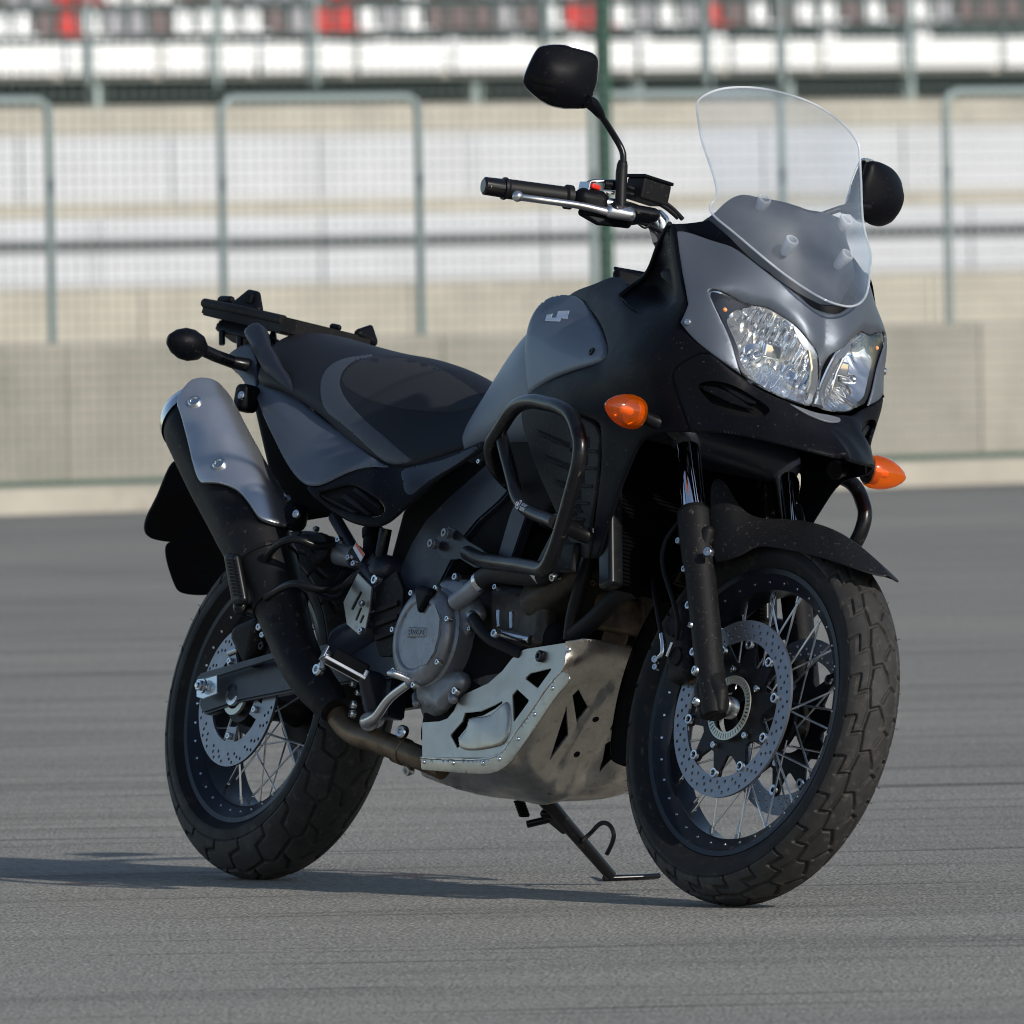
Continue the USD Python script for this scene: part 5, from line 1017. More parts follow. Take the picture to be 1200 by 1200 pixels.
both("cover_inlay", panel([(470, 552), (500, 543), (530, 534), (560, 521), (566, 519), (545, 537), (515, 556), (492, 572), (480, 580), (474, 576), (471, 563)], on=scs, off=.0015, th=.002, r=.0015), FRAME)
gh = panel([(284, 389, -.168), (286, 383, -.166), (293, 378, -.162), (300, 377, -.160), (306, 382, -.158), (314, 398, -.156), (327, 424, -.153), (338, 446, -.150), (346, 462, -.146), (346, 462, -.146), (338, 458, -.150), (322, 447, -.156), (308, 435, -.162), (300, 422, -.165), (291, 404, -.168)], inn=[(303, 405, -.172), (318, 430, -.164)], th=.022, r=.006)
both("grab_handle", gh, FRAME, None, 50)
tb = cat(hull([((-.14, -.085, .955), .02), ((-.14, .085, .955), .02), ((-.25, -.05, .95), .02), ((-.25, .05, .95), .02), ((.02, -.10, .88), .02), ((.02, .10, .88), .02)]))
part("tail_section", tb, BLACK, None, 50)
both("tail_brace", panel([(270, 412, -.10), (292, 402, -.10), (300, 430, -.115), (298, 462, -.13), (292, 462, -.125), (282, 443, -.115), (262, 422, -.10)], th=.02, r=.003), FRAME)
rk = pgrp("luggage_rack", "black luggage rack plate behind the seat")
A_, B_ = P(228, 359, -.112), P(443, 410, .10); zA, zB = A_[2], B_[2]; x0, x1 = A_[0], B_[0]; pit = math.atan2(zA - zB, x1 - x0)
Rk = np.stack([[math.cos(pit), 0, -math.sin(pit)], [0, 1, 0], [math.sin(pit), 0, math.cos(pit)]], 1); Lk = math.hypot(x1 - x0, zA - zB); mid = np.array([(x0 + x1) / 2, 0, (zA + zB) / 2])
def rkp(x, y, z): return mid + Rk @ np.array([x, y, z])
pgn = Polygon([(-Lk / 2, -.085), (-Lk / 2 + .03, -.112), (-.03, -.112), (.02, -.100), (Lk / 2 - .02, -.100), (Lk / 2, -.08), (Lk / 2, .08), (Lk / 2 - .02, .10), (.02, .100), (-.03, .112), (-Lk / 2 + .03, .112), (-Lk / 2, .085)]).difference(Polygon([(-.12, -.05), (-.02, -.05), (-.02, .05), (-.12, .05)]).buffer(.01)).difference(Polygon([(.04, -.06), (.13, -.06), (.13, .06), (.04, .06)]).buffer(.008))
m_ = prism(pgn, [0, 0, 0], [1, 0, 0], [0, 1, 0], .030, .003); m_ = TM((m_.vertices - [0, 0, m_.vertices[:, 2].min() + .012]) @ Rk.T + mid, m_.faces); part("rack_plate", m_, TEXT, rk)
part("rack_rim", cat(*[tube(np.array([rkp(-Lk / 2 + .03, s * .110, .010), rkp(-.03, s * .110, .012), rkp(.02, s * .098, .012), rkp(Lk / 2 - .02, s * .098, .012)]), .009, 10) for s in (-1,)]), TEXT, rk, 50)
part("latch_tower", cat(hull([(rkp(-.055, -.085, .02), .010), (rkp(.02, -.085, .02), .010), (rkp(-.03, -.08, .045), .008), (rkp(-.005, -.08, .045), .008)])), BLACK, rk)
part("latch_slot", rbox(rkp(-.006, -.094, .036), (.02, .008, .016), .002, Rk), DEEP, rk)
part("rear_hook", hull([(rkp(-Lk / 2 + .02, -.07, .022), .009), (rkp(-Lk / 2 + .05, -.07, .026), .008)]), BLACK, rk)
part("front_catch", cat(hull([(rkp(Lk / 2 - .01, .06, .02), .010), (rkp(Lk / 2 - .02, .085, .035), .006), (rkp(Lk / 2 - .01, .09, .012), .010)])), BLACK, rk)
part("front_catch", hull([(rkp(.10, .03, .022), .006), (rkp(.12, .03, .022), .006)]), BLACK, rk)
part("rack_shell", panel([(251, 384, -.09), (254, 377, -.085), (262, 372, -.08), (290, 378, -.085), (310, 388, -.09), (315, 395, -.09), (300, 398, -.095), (280, 394, -.095), (254, 387, -.09)], th=.04, r=.004), BLACK, rk, 50)
for a, b in (((260, 388, -.09), (260, 404, -.09)), ((281, 394, -.09), (281, 412, -.09)), ((320, 390, -.07), (322, 408, -.075))): part("rack_stay", cyl(P(*a), P(*b), .006, 10), SATIN, rk)
part("tail_lamp", hull([((-.27, -.04, .94), .02), ((-.27, .04, .94), .02)]), mat("tail_lamp_red", (.35, .01, .012), .2))
part("number_plate_holder", panel([(207, 541, -.43, 0), (230, 565, -.42, 0), (262, 600, -.40, 0), (285, 630, -.38, 0), (280, 660, -.40, 0), (240, 645, -.44, 0), (205, 636.5, -.47, 0), (178, 631.5, -.475, 0), (171.5, 625, -.475, 0), (171.5, 612, -.472, 0), (186, 580, -.45, 0)], th=.012, r=.004), DEEP)
part("mud_flap", panel([(195, 640, -.36, 0), (205, 634, -.355, 0), (262, 640, -.33, 0), (290, 670, -.32, 0), (270, 690, -.33, 0), (245, 697, -.34, 0), (226, 697, -.345, 0), (211, 693, -.35, 0), (204, 682, -.355, 0)], th=.006, r=.003), DEEP)

# ---- exhaust
mp = smooth_path(np.array([P(225, 483, -.232), P(235, 502, -.23), P(262, 557, -.215), P(293, 618, -.200), P(308, 655, -.192), P(322, 690, -.185), P(333, 722, -.18), P(342, 750, -.176), P(354, 778, -.172), P(370, 803, -.166), P(386, 822, -.158), P(393, 832, -.154)]), 8)
rr = np.interp(np.arange(len(mp)) / 8., [0, .4, 1, 2, 3, 4, 5, 6, 7, 8, 9, 10, 11], [.057, .063, .068, .069, .067, .061, .052, .046, .042, .0405, .038, .034, .028])
EX = pgrp("exhaust", "raised black exhaust with brushed steel heat shield")
body = tube(mp, rr, 40); part("muffler", body, MUFF, EX, 60)
d0 = (mp[0] - mp[4]); d0 /= np.linalg.norm(d0)
part("end_cap", lathe([(-.030, .0685), (-.014, .0665), (.004, .058), (.012, .042), (.012, .02), (-.01, .018), (-.01, 1e-5)], mp[0], d0, 40), STEEL, EX, 50)
for k in (33, 44): part("clamp_ring", tube(np.array([mp[k], mp[k + 1]]), rr[k] + .0028, 36), MUFF, EX, 40)
SHp = [(207, 474), (209, 463), (217, 451), (225, 444), (233, 442), (243, 442), (256, 447), (264, 455), (271, 464), (284, 488), (300, 518), (318, 550), (331, 573), (338, 592), (340, 608), (337, 615.5), (337, 615.5), (325, 613), (306, 606.5), (299, 599), (290, 586), (279, 574.5), (266, 568), (252, 565), (235, 565.5), (235, 565.5), (231, 560), (222, 528), (214, 496), (209, 480)]
shd = panel(SHp, th=.003, r=.002, step=5., inn=[P(250, 530, -.285), P(230, 480, -.290), P(285, 560, -.268), P(268, 520, -.276)], smooth=0) if False else None
def shp(px, py):
    t = cast([(px, py)], SHB)[0]
    return t
SHB = tube(np.vstack([mp[0] + d0 * .07, mp[0] + d0 * .035, mp]), np.r_[rr[3] + .013, rr[3] + .013, np.maximum(rr, np.where(np.arange(len(rr)) < 6, rr[6], 0)) + .013], 90)
shd = panel(SHp, on=SHB, off=.0, th=.008, r=.002, step=5., lift=[(300, 560, .004), (245, 470, .003), (262, 510, .003), (232, 530, -.004), (285, 520, .0)])
SH = part("heat_shield", shd, SHIELD, EX, 50)
for px, py in ((228, 471), (257, 544)):
    p_, n_ = aim(px, py, shd); part("shield_screw", lathe([(-.002, 1e-5), (-.002, .0125), (.003, .0125), (.0055, .010), (.0055, .0075), (.003, .006), (.003, 1e-5)], p_, n_, 26), STEEL, SH, 40)
cp_ = smooth_path(PP([(388, 824, -.150), (396, 838, -.142), (406, 852, -.136), (421, 862, -.130), (440, 868, -.125), (462, 876, -.118), (492, 888, -.108), (520, 900, -.09)])); part("exhaust_pipe", tube(cp_, .0215, 24), RUST, EX, 60)
part("pipe_clamp", cyl(P(466, 878, -.117), P(476, 882, -.113), .0245, 24), RUST, EX)
part("pipe_bolt", bolt(P(472, 858, -.125), (.2, -.95, .1), .0125, .008), STEEL, EX); part("pipe_bolt", bolt(P(480, 902, -.112), (.2, -.9, -.4), .010, .010), STEEL, EX)
part("exhaust_bolt", bolt(P(374, 785, -.205), (.1, -.99, 0), .0115, .008), STEEL, EX)
part("hanger", rbox(P(289, 467, -.15), (.035, .04, .05), .01), BLACK, EX); part("hanger_bolt", bolt(P(283.5, 463.5, -.176), (.2, -.95, .1), .008), STEEL, EX)
part("hanger", rbox(P(346, 606, -.16), (.04, .04, .05), .014), BLACK, EX); part("hanger_bolt", bolt(P(347.5, 602.5, -.182), (.2, -.95, .1), .008), STEEL, EX)
# pillion peg bracket, rods and peg
for q in ([(303, 700, -.20), (306, 672, -.215), (316, 648, -.225), (334, 634, -.225), (352, 633, -.21), (372, 640, -.18), (392, 636, -.15)], [(312, 700, -.225), (328, 690, -.235), (345, 684, -.235), (358, 686, -.225), (374, 690, -.205), (390, 688, -.18), (404, 672, -.15)]):
    part("peg_bracket_rod", tube(smooth_path(PP(q)), .0072, 12), SATIN, None, 60)
pp0, pp1 = P(270, 655, -.262), P(279, 702, -.248)
pg = pgrp("pillion_peg"); part("peg_body", hull([(pp0, .011), (pp1, .012), (pp0 + [.018, 0, 0], .009), (pp1 + [.018, 0, 0], .010)]), SATIN, pg)
for t in np.linspace(.05, .92, 11): part("peg_rib", hull([(pp0 + (pp1 - pp0) * t + [.006, -.011, 0], .0022), (pp0 + (pp1 - pp0) * t + [.026, -.009, 0], .0022)], 8), GRIP, pg)
part("peg_joint", cat(hull([(P(282, 712, -.235), .014), (P(292, 716, -.20), .012)])), SATIN, pg)
part("peg_spring", tube(smooth_path(PP([(284, 690, -.215), (285, 668, -.218), (290, 650, -.215), (294, 660, -.21), (288, 688, -.205)])), .002, 8), STEEL, pg)

# ---- swingarm, shock, brake parts at the rear
sw = pgrp("swingarm")
both("arm", side_plate([(222, 800), (230, 789), (330, 760), (400, 745), (450, 735), (456, 790), (400, 797), (330, 807), (270, 819), (226, 834), (221, 826)], -.128, .022, rnd=.004, bev=.004), FRAME, sw)
both("arm_ledge", side_plate([(226, 795), (232, 788), (330, 760), (334, 766), (236, 796)], -.133, .006, rnd=.001, bev=.001), FRAME, sw)
both("adjuster_plate", side_plate([(228, 796), (252, 789.5), (252, 812), (236, 818), (228, 816)], -.131, .004, rnd=.002), STEEL, sw)
q = P(237, 804, -.134); both("axle_nut", cat(lathe([(0, 1e-5), (0, .0105), (.008, .0108), (.010, .009), (.010, .006), (.013, .0055), (.014, 1e-5)], q, (0, -1, 0), 6), lathe([(-.002, .008), (-.002, .0135), (.0015, .013), (.0015, .008)], q, (0, -1, 0), 24, closed=True)), STEEL, sw)
part("cross_tube", hull([((.35, -.10, .42), .035), ((.35, .10, .42), .035), ((.44, .10, .45), .03), ((.44, -.10, .45), .03)]), FRAME, sw)
part("rear_caliper", cat(hull([(P(285, 745, -.115), .022), (P(305, 735, -.115), .020), (P(295, 770, -.11), .018)])), TEXT)
part("caliper_pin", cyl(P(268, 766, -.125), P(279, 761, -.12), .0065, 14), STEEL); part("caliper_pin", bolt(P(304, 735, -.145), (.1, -1, 0), .007), STEEL); part("caliper_pin", bolt(P(308, 744, -.145), (.1, -1, 0), .006), STEEL); part("caliper_pin", bolt(P(307, 757, -.140), (.1, -1, 0), .008), SATIN)
part("brake_hose", tube(smooth_path(PP([(300, 742, -.13), (312, 715, -.13), (330, 700, -.12), (360, 690, -.12), (395, 700, -.12), (420, 670, -.125), (440, 650, -.13)])), .0045, 10), GRIP)
sk_ = pgrp("shock_absorber"); a_, b_ = np.array([.43, -.02, .72]), np.array([.36, -.02, .40]); hx = []
for t in np.linspace(0, 1, 160): hx.append(a_ + (b_ - a_) * (.1 + .8 * t) + np.array([math.cos(t * 44), math.sin(t * 44), 0]) * .034)
part("spring", tube(np.array(hx), .0058, 8), SATIN, sk_, 60); part("damper", cyl(a_, b_, .022, 20), SATIN, sk_)
kn = P(378, 645, -.148); part("preload_knob", lathe([(-.02, 1e-5), (-.02, .028), (-.012, .0295), (.014, .0295), (.018, .026), (.018, .012), (.014, .010), (.014, 1e-5)], kn, (.2, -.95, .1), 12), TEXT, sk_, 20)
part("reservoir", cyl(kn + [.012, .02, 0], kn + [.075, .025, -.006], .021, 24), CAST, sk_)
for px, py, r in ((398, 633, .0065), (410, 654, .006), (416, 661, .006), (371, 620, .005)): part("shock_bolt", bolt(P(px, py, -.15), (.1, -.98, .1), r, .006), STEEL, sk_)
part("fluid_reservoir", cat(cyl(P(436, 655, -.11), P(437, 622, -.11), .017, 20), cyl(P(437, 630, -.11), P(437, 619, -.11), .0195, 20)), BLACK)
part("subframe_rail", tube(PP([(392, 606, -.12), (412, 640, -.125), (430, 668, -.13), (446, 690, -.13)]), .0115, 12), FRAME); part("subframe_rail", tube(PP([(405, 690, -.12), (424, 672, -.125), (446, 652, -.12), (452, 620, -.12)]), .0115, 12), SATIN)
lab = side_plate([(412, 642), (416, 635), (426, 649), (421, 658)], -.144, .002, rnd=.0005); part("warning_label", lab, WHITE_PRINT); part("warning_label", side_plate([(414.5, 638.5), (416.2, 635.5), (425.5, 649), (423.5, 652.5)], -.1445, .002, rnd=.0003), ORANGE_PRINT)
part("tail_frame", hull([(P(310, 470, -.09), .02), (P(340, 600, -.10), .02), (P(400, 590, -.10), .02), (P(380, 500, -.09), .02)]), DEEP)

# ---- rider's peg, heel guard, brake pedal
heel = side_plate([(417, 671), (433, 687.5), (430, 716), (429, 720), (425, 740.5), (418, 743), (404, 731), (400, 705)], -.152, .004, holes=[[(420, 692), (422, 694), (411.5, 715), (409, 713)], [(420, 711), (422, 712), (416, 727), (414, 726)], [(423, 720), (425, 721), (421, 730), (419, 729)]], rnd=.002)
HGd = part("heel_guard", heel, ALU); 
for px, py in ((424.5, 707), (424, 739)): part("guard_bolt", bolt(P(px, py, -.156), (0, -1, .1), .006, .005), STEEL, HGd)
rp = pgrp("foot_peg", "right foot peg with rubber top"); p0, p1 = P(380, 768, -.232), P(428, 794, -.160)
u = (p1 - p0) / np.linalg.norm(p1 - p0); w = np.array([1., 0, 0]); w -= u * (w @ u); w /= np.linalg.norm(w); v_ = np.cross(w, u); v_ = v_ if v_[2] > 0 else -v_
RR = np.stack([u, w, v_], 1); Lp = np.linalg.norm(p1 - p0); cpg = (p0 + p1) / 2
part("peg_channel", cat(rbox(cpg + v_ * -.006, (Lp, .036, .004), .0015, RR), rbox(cpg - w * .0185 + v_ * -.0055, (Lp, .0035, .007), .0015, RR), rbox(cpg + w * .0185 + v_ * -.0055, (Lp, .0035, .007), .0015, RR), rbox(cpg - w * .0185 + v_ * .0085, (Lp, .003, .004), .0012, RR), rbox(p1 - u * .004 + v_ * .001, (.008, .040, .016), .0015, RR), rbox(p0 - u * .002 + v_ * .004, (.004, .040, .022), .0015, RR)), STEEL, rp)
part("peg_rubber", rbox(cpg + v_ * .008 + w * .003 + u * .004, (Lp - .012, .030, .024), .004, RR), GRIP, rp)
part("peg_feeler", cat(cyl(P(377, 777, -.232), P(377, 784, -.234), .0055, 14)), STEEL, rp)
part("peg_mount", cat(hull([(P(430, 795, -.155), .016), (P(440, 800, -.135), .020), (P(438, 830, -.13), .018)])), FRAME, rp)
for px, py, r in ((415, 802, .006), (415, 826, .0085), (414, 837, .0075), (421, 812, .006)): part("mount_bolt", bolt(P(px, py, -.15), (-.2, -.97, 0), r, .007), STEEL, rp)
bp = pgrp("brake_pedal"); part("pedal_arm", tube(smooth_path(PP([(430, 846, -.15), (442, 838, -.165), (452, 824, -.175), (464, 812, -.185), (479, 801, -.19)])), np.interp(np.arange(33), [0, 8, 32], [.0125, .0085, .0075]), 14), LEVER, bp, 60)
a_, b_ = P(457, 789, -.215), P(486, 797, -.175); part("pedal_pad", hull([(a_, .0058), (b_, .0058), (a_ + [.012, 0, 0], .0055), (b_ + [.012, 0, -.004], .0055)]), LEVER, bp)
for t in np.linspace(.03, .97, 9): part("pad_tooth", hull([(a_ + (b_ - a_) * t + [-.003, 0, .005], .0021), (a_ + (b_ - a_) * t + [.013, 0, .005], .0021)], 6), LEVER, bp)
part("pedal_pivot", cyl(P(432, 846, -.15), P(440, 842, -.11), .017, 22), CAST, bp)

# ---- engine
en = pgrp("engine"); cc = P(497, 746, -.178)
part("crankcase", cat(hull([((.60, -.09, .40), .05), ((.60, .09, .40), .05), ((.92, -.08, .34), .05), ((.92, .08, .34), .05), ((.95, -.07, .44), .05), ((.95, .07, .44), .05), ((.66, -.08, .50), .05), ((.66, .10, .54), .05), ((.70, 0, .27), .05)])), CASTD, en, 40)
part("clutch_flange", lathe([(-.07, 1e-5), (-.07, .092), (-.012, .092), (-.008, .088), (-.008, 1e-5)], cc, (0, -1, 0), 56), CAST, en)
part("clutch_cover", lathe([(-.01, .084), (-.004, .0868), (.004, .086), (.012, .0815), (.0165, .073), (.0175, .066), (.0165, .0615), (.0142, .060), (.0142, 1e-5)], cc, (0, -1, 0), 64), CAST, en, 50)
part("cover_wedge", prism(Polygon([(.004, -.012), (.03, -.056), (.052, -.052), (.070, -.030), (.075, 0), (.070, .03), (.045, .055), (.03, .05), (.006, .012)]).buffer(.004).buffer(-.002), cc + [0, -.0185, 0], [1, 0, 0], [0, 0, 1], .006, .002), CAST, en)
bx = rbox(cc + [.004, -.0165, .004], (.060, .009, .018), .003); part("name_bar", bx, CAST, en)
tx = meshkit.text_mesh("SUZUKI", .0098, .0016, True); w_ = tx.bounds[1][0]
part("raised_lettering", TM(np.c_[tx.vertices[:, 0] - w_ / 2, -tx.vertices[:, 2], tx.vertices[:, 1] - .005] + cc + [.004, -.0211, .004], tx.faces[:, ::1]), CAST, en, False)
part("oil_filler", cat(hull([(cc + [-.012, -.016, .078], .010), (cc + [.024, -.016, .074], .010), (cc + [.004, -.018, .046], .007)])), BLACK, en)
for k in range(7):
    a = 2 * np.pi * k / 7 + .35; part("cover_bolt", bolt(cc + [.0895 * math.cos(a), -.006, .0895 * math.sin(a)], (0, -1, 0), .006, .008), STEEL, en)
part("lower_case", hull([(P(500, 815, -.15), .018), (P(520, 822, -.15), .018), (P(540, 800, -.145), .02), (P(500, 800, -.15), .02), (P(510, 840, -.10), .02)]), CAST, en)
for px in (489, 503, 517, 531): part("case_lug", hull([(P(px, 823 - (px - 500) * .12, -.158), .009), (P(px, 815 - (px - 500) * .12, -.15), .010)]), CAST, en)
part("case_rib", side_plate([(536, 752), (550, 756), (570, 764), (558, 790), (545, 812), (533, 818), (524, 812), (530, 785)], -.150, .03, holes=[[(541, 762), (550, 764), (546, 776), (538, 774)], [(537, 779), (545, 782), (540, 792), (533, 790)]], rnd=.003, bev=.003), CAST, en)
part("case_plug", lathe([(0, .008), (0, .013), (.004, .0125), (.004, .008)], P(527, 797, -.152), (0, -1, 0), 22, closed=True), CAST, en)
part("case_bolt", bolt(P(535, 810, -.158), (0, -1, 0), .008, .006), STEEL, en)
wp = cat(hull([(P(525, 690, -.15), .016), (P(548, 688, -.145), .014), (P(530, 712, -.15), .018), (P(560, 720, -.145), .016), (P(548, 738, -.145), .014), (P(530, 735, -.145), .012)])); part("water_pump", wp, CAST, en, 40)
part("water_pipe", tube(PP([(534, 706, -.168), (550, 694, -.168), (567, 680, -.168)]), .0165, 24), CAST, en, 60)
part("hose_clip", cyl(P(562, 683, -.168), P(567, 679.5, -.168), .0195, 24), STEEL, en)
part("water_hose", tube(smooth_path(PP([(566, 680, -.168), (580, 672, -.170), (600, 672, -.172), (622, 674, -.172), (640, 672, -.17), (652, 662, -.165)])), .0195, 22), GRIP, en, 60)
part("hose_clip", cyl(P(633, 671, -.171), P(638, 672.5, -.171), .0215, 24), STEEL, en)
part("breather_pipe", cyl(P(552, 722, -.16), P(558, 728, -.165), .0115, 20), STEEL, en)
part("breather_hose", tube(smooth_path(PP([(555, 725, -.165), (564, 738, -.17), (576, 749, -.165), (592, 757, -.155), (612, 766, -.14)])), .0115, 16), GRIP, en, 60)
for px, py, r in ((530, 727, .0065), (536, 677, .0075), (583, 689, .006), (582, 743, .0085), (553, 738, .0045)): part("engine_bolt", bolt(P(px, py, -.17), (.1, -.98, .1), r, .008), STEEL, en)
part("cylinder", hull([(P(588, 700, -.11), .02), (P(640, 706, -.11), .02), (P(590, 745, -.11), .02), (P(636, 752, -.11), .02), (P(590, 700, .1), .02), (P(636, 752, .1), .02)]), CASTD, en)
part("cylinder_stud", cyl(P(583, 742, -.135), P(622, 750, -.135), .0085, 16), STEEL, en)
part("cylinder_stud", cyl(P(585, 715, -.13), P(585, 735, -.13), .006, 12), STEEL, en); part("cylinder_stud", cyl(P(600, 717, -.13), P(600, 737, -.13), .005, 12), STEEL, en)
part("cylinder_head", hull([((.98, -.12, .50), .03), ((.98, .12, .50), .03), ((1.10, -.11, .56), .03), ((1.10, .11, .56), .03), ((1.02, -.10, .62), .03), ((1.02, .10, .62), .03)]), CASTD, en, 40)
part("cylinder_head", hull([((.66, -.05, .60), .03), ((.66, .05, .60), .03), ((.84, -.05, .62), .03), ((.84, .05, .62), .03), ((.80, -.05, .74), .03), ((.80, .08, .74), .03)]), DEEP, en, 40)
part("inner_cover", hull([((.44, -.05, .66), .03), ((.44, .05, .66), .03), ((.62, -.05, .76), .03), ((.62, .05, .76), .03), ((.80, -.05, .80), .03), ((.80, .05, .80), .03), ((.58, -.05, .50), .03), ((.58, .05, .50), .03), ((.42, -.05, .54), .03), ((.42, .05, .54), .03)]), DEEP)
part("airbox", hull([((.80, -.10, .78), .03), ((.80, .10, .78), .03), ((1.12, -.12, .80), .03), ((1.12, .12, .80), .03), ((.95, -.1, .66), .03), ((.95, .1, .66), .03)]), DEEP, en)
ep = smooth_path(np.array([[1.05, -.03, .55], [1.10, -.035, .535], [1.115, -.03, .49], [1.10, -.03, .42], [1.06, -.02, .36]])); part("exhaust_header", tube(ep, .022, 18), RUSTY, en, 60)
part("exhaust_flange", cat(hull([(P(712, 706, -.05), .022), (P(742, 714, -.03), .020), (P(704, 728, -.06), .016), (P(745, 735, -.03), .016)])), RUSTY, en)
part("lower_bracket", cat(hull([(P(690, 655, -.10), .008), (P(770, 682, -.02), .008)])), FRAME, en)
for px, py in ((716, 673), (696, 683)): part("bracket_nut", bolt(P(px, py, -.1), (.5, -.85, 0), .006, .006), RUSTY, en)
part("lower_bracket", side_plate([(690, 655), (702, 640), (722, 648), (726, 672), (716, 690), (700, 684)], -.11, .01, rnd=.004), FRAME, en)
part("belly", hull([((.72, -.11, .26), .03), ((.72, .11, .26), .03), ((1.0, -.09, .34), .03), ((1.0, .09, .34), .03), ((1.04, -.09, .44), .03), ((1.04, .09, .44), .03), ((.72, -.11, .42), .03), ((.72, .11, .42), .03)]), DEEP, en)

# ---- aluminium bash plate: flat side with windows, rivets, wrapped front and bottom
BPl = pgrp("bash_plate", "dusty aluminium bash plate with triangular windows"); BY = -.150
SP = [(492.5, 846), (512, 845), (522, 841.5), (530, 832), (535, 820), (542, 813), (553, 808), (570, 800), (587, 785), (597, 772), (606, 763), (614, 760), (662, 752.5), (661, 776), (657.5, 785), (647, 797), (625, 828), (597, 867), (587, 880), (573, 887.5), (492.5, 887.5)]
W1 = [(614, 794), (620, 788.5), (643, 783), (644, 784), (628, 806), (615, 796)]; W2 = [(604, 807.5), (617.5, 820), (617, 822), (600, 845.5), (598.5, 814)]
W3 = [(526, 861), (540, 845), (543, 835), (562, 833), (578, 826), (586, 821.5), (587, 823), (578, 830), (564, 838), (549, 841), (544, 853), (535, 864), (536.5, 874), (534, 876)]
for s in (-1, 1):
    k = (lambda m: m) if s < 0 else mirror
    part("side_plate", k(side_plate(SP, BY, .0035, holes=[W1, W2, W3], rnd=.002)), ALU, BPl)
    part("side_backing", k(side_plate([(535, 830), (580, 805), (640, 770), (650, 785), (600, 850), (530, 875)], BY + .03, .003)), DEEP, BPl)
    part("side_swage", k(panel([(548, 842, BY - .001), (565, 839, BY - .001), (580, 832, BY - .001), (592, 822, BY - .001), (596, 840, BY - .001), (594, 860, BY - .001), (588, 871, BY - .001), (575, 876, BY - .001), (538, 876, BY - .001), (537, 864, BY - .001), (545, 854, BY - .001)], th=.005, r=.004, lift=[(565, 858, .003)])), ALU, BPl, 50)
    part("plate_screw", k(cat(bolt(P(633, 769, BY - .001), (0, -1, 0), .0105, .005))), SATIN, BPl)
E1 = [(492.5, 889, -.152), (492.5, 889, -.152), (573, 889, -.152), (588, 881.5, -.152), (598, 868, -.152), (626, 829, -.152), (648, 798, -.152), (659, 786, -.152), (662, 776, -.152), (663, 752.5, -.151), (663, 752.5, -.151)]
front = panel([(663, 752.5, -.150), (663, 752.5, -.150), (676, 750.5, -.145), (688, 749.5, -.134), (1.19, -.10, .434), (1.188, -.05, .436), (1.187, 0, .437), (1.187, 0, .437), (1.165, 0, .405), (1.105, 0, .365), (1.052, 0, .317), (1.006, 0, .252), (.984, 0, .212), (.962, 0, .172), (.935, 0, .160), (604, 937.5, 0), (575, 934, 0), (550, 928, 0), (525, 919.5, 0), (494, 907.5, 0), (494, 907.5, 0), (492.5, 905, -.06), (492.5, 889, -.152), (492.5, 889, -.152), (573, 889, -.152), (588, 881.5, -.152), (598, 868, -.152), (626, 829, -.152), (648, 798, -.152), (659, 786, -.152), (662, 776, -.152)],
              inn=[(1.030, -.056, .265), (1.063, -.047, .324), (.997, -.046, .229), (1.045, -.10, .275), (1.175, -.09, .41), (1.10, -.06, .362), (.972, -.08, .184), (1.016, -.08, .222), (1.042, -.085, .262), (.90, -.08, .172)], th=.0035, r=.001, ctr=True, step=4.5, smooth=.04,
              holes=[[p for q in ((664, 828), (666, 862), (644, 891)) for p in (q, q)], [p for q in ((678, 808), (689, 829), (676, 847), (671, 815)) for p in (q, q)]])
def channel(m):
    v = m.vertices.copy(); k = np.clip((.026 - np.abs(v[:, 1])) / .004, 0, 1) * np.clip((.385 - v[:, 2]) / .015, 0, 1) * np.clip((v[:, 2] - .172) / .012, 0, 1)
    return TM(v + np.array([.0050, 0, -.0034]) * k[:, None], m.faces)
front = channel(front)
part("skid_plate", halves(front), ALUD, BPl, 40)
fl0 = panel(E1[:1] + [(492.5, 889, -.154), (573, 889, -.154), (588, 881.5, -.154), (598, 868, -.154), (626, 829, -.154), (648, 798, -.154), (660, 786, -.154), (660, 786, -.154), (667, 795, -.150), (655, 812, -.150), (632, 845, -.150), (606, 882, -.150), (597, 894, -.149), (580, 905, -.149), (560, 907, -.149), (493, 902, -.149), (493, 902, -.149)], th=.003, r=.0012)
part("riveted_flange", fl0, ALU, BPl, 40)
for px, py in ((497, 893), (531, 894), (566, 894.5), (585, 889.5), (607, 866), (626, 837), (647, 806.5)):
    p_, n_ = aim(px, py, fl0); part("rivet", lathe([(0, .0042), (.0015, .0038), (.0025, .002), (.0027, 1e-5)], p_, n_, 12), STEEL, BPl)
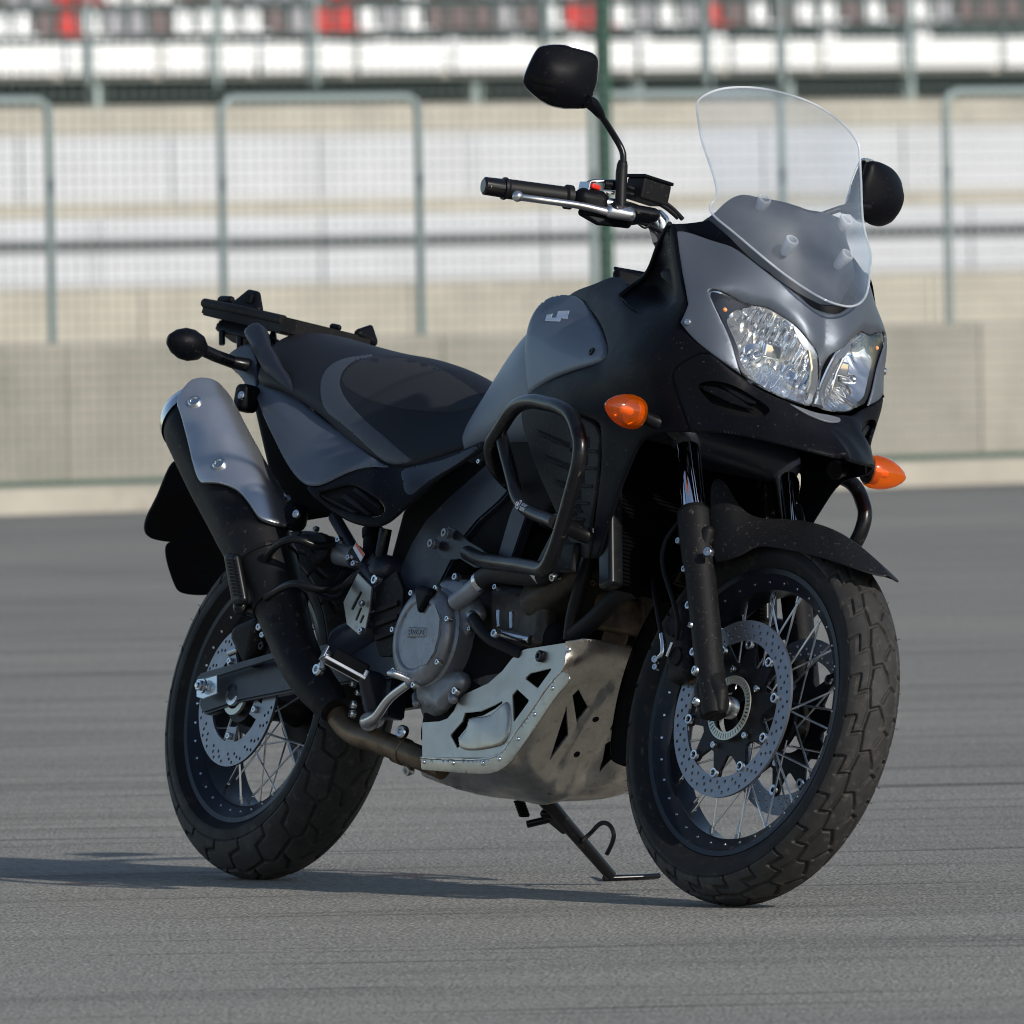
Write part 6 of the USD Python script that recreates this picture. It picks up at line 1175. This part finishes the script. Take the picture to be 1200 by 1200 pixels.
p_, n_ = aim(666.5, 761.5, front); part("rivet", lathe([(0, .0045), (.0015, .004), (.0025, .002), (.0027, 1e-5)], p_, n_, 12), STEEL, BPl)
for px, py in ((698, 843), (676, 884)):
    p_, n_ = aim(px, py, halves(front)); part("drain_hole", cyl(p_ - n_ * .002, p_ + n_ * .0012, .0062, 20), DEEP, BPl)

# ---- side stand
ss = pgrp("side_stand"); a_ = np.array([.97, .10, .20])
foot = P(706, 1024, .235)
def W2B(x, y, z): return LM.T @ np.array([x, y, z])
def gp(px, py, z=.0): return LM.T @ ground_at(px, py, z)
top = gp(640, 940, .0) * 0 + P(637, 935, .10); ft_ = gp(716, 1026, .016)
part("stand_leg", tube(np.array([top, top + (ft_ - top) * .33, ft_]), [.0145, .0125, .0105], 16), SATIN, ss, 60)
part("leg_gusset", hull([(top + (ft_ - top) * .12 + [-.02, 0, -.012], .008), (top + (ft_ - top) * .36 + [-.012, 0, -.008], .007), (top + (ft_ - top) * .22, .012)]), SATIN, ss)
f0, f1 = gp(709, 1029, .006), gp(753, 1027.5, .006); part("stand_foot", hull([(f0, .0055), (f1, .005), (f0 + LM.T @ np.array([-.01, .05, 0]), .0055), (f1 + LM.T @ np.array([-.01, .04, 0]), .005)]), SATIN, ss)
part("foot_web", hull([(gp(709, 1015, .02), .004), (f0, .004), (gp(716, 1024, .012), .004)]), SATIN, ss)
yv = ft_[1]; lp = smooth_path(np.array([top + (ft_ - top) * .56] + [P(a, b, c) for a, b, c in ((696, 972, .17), (704, 965, .175), (713, 966, .18), (719, 976, .185), (718, 986, .188), (711, 1001, .19))])); part("tang", tube(lp, .0042, 10), SATIN, ss)
tg = P(618, 966, .11); part("spring_peg", tube(np.array([top + (ft_ - top) * .24, tg]), .0068, 12), SATIN, ss)
hx = []; s0_, s1_ = P(608, 938, .10), P(615, 957, .11)
for t in np.linspace(0, 1, 90): hx.append(s0_ + (s1_ - s0_) * t + np.array([math.cos(t * 38), math.sin(t * 38), .2 * math.cos(t * 38)]) * .0085)
part("return_spring", tube(np.array(hx), .0022, 7), DEEP, ss, 60)
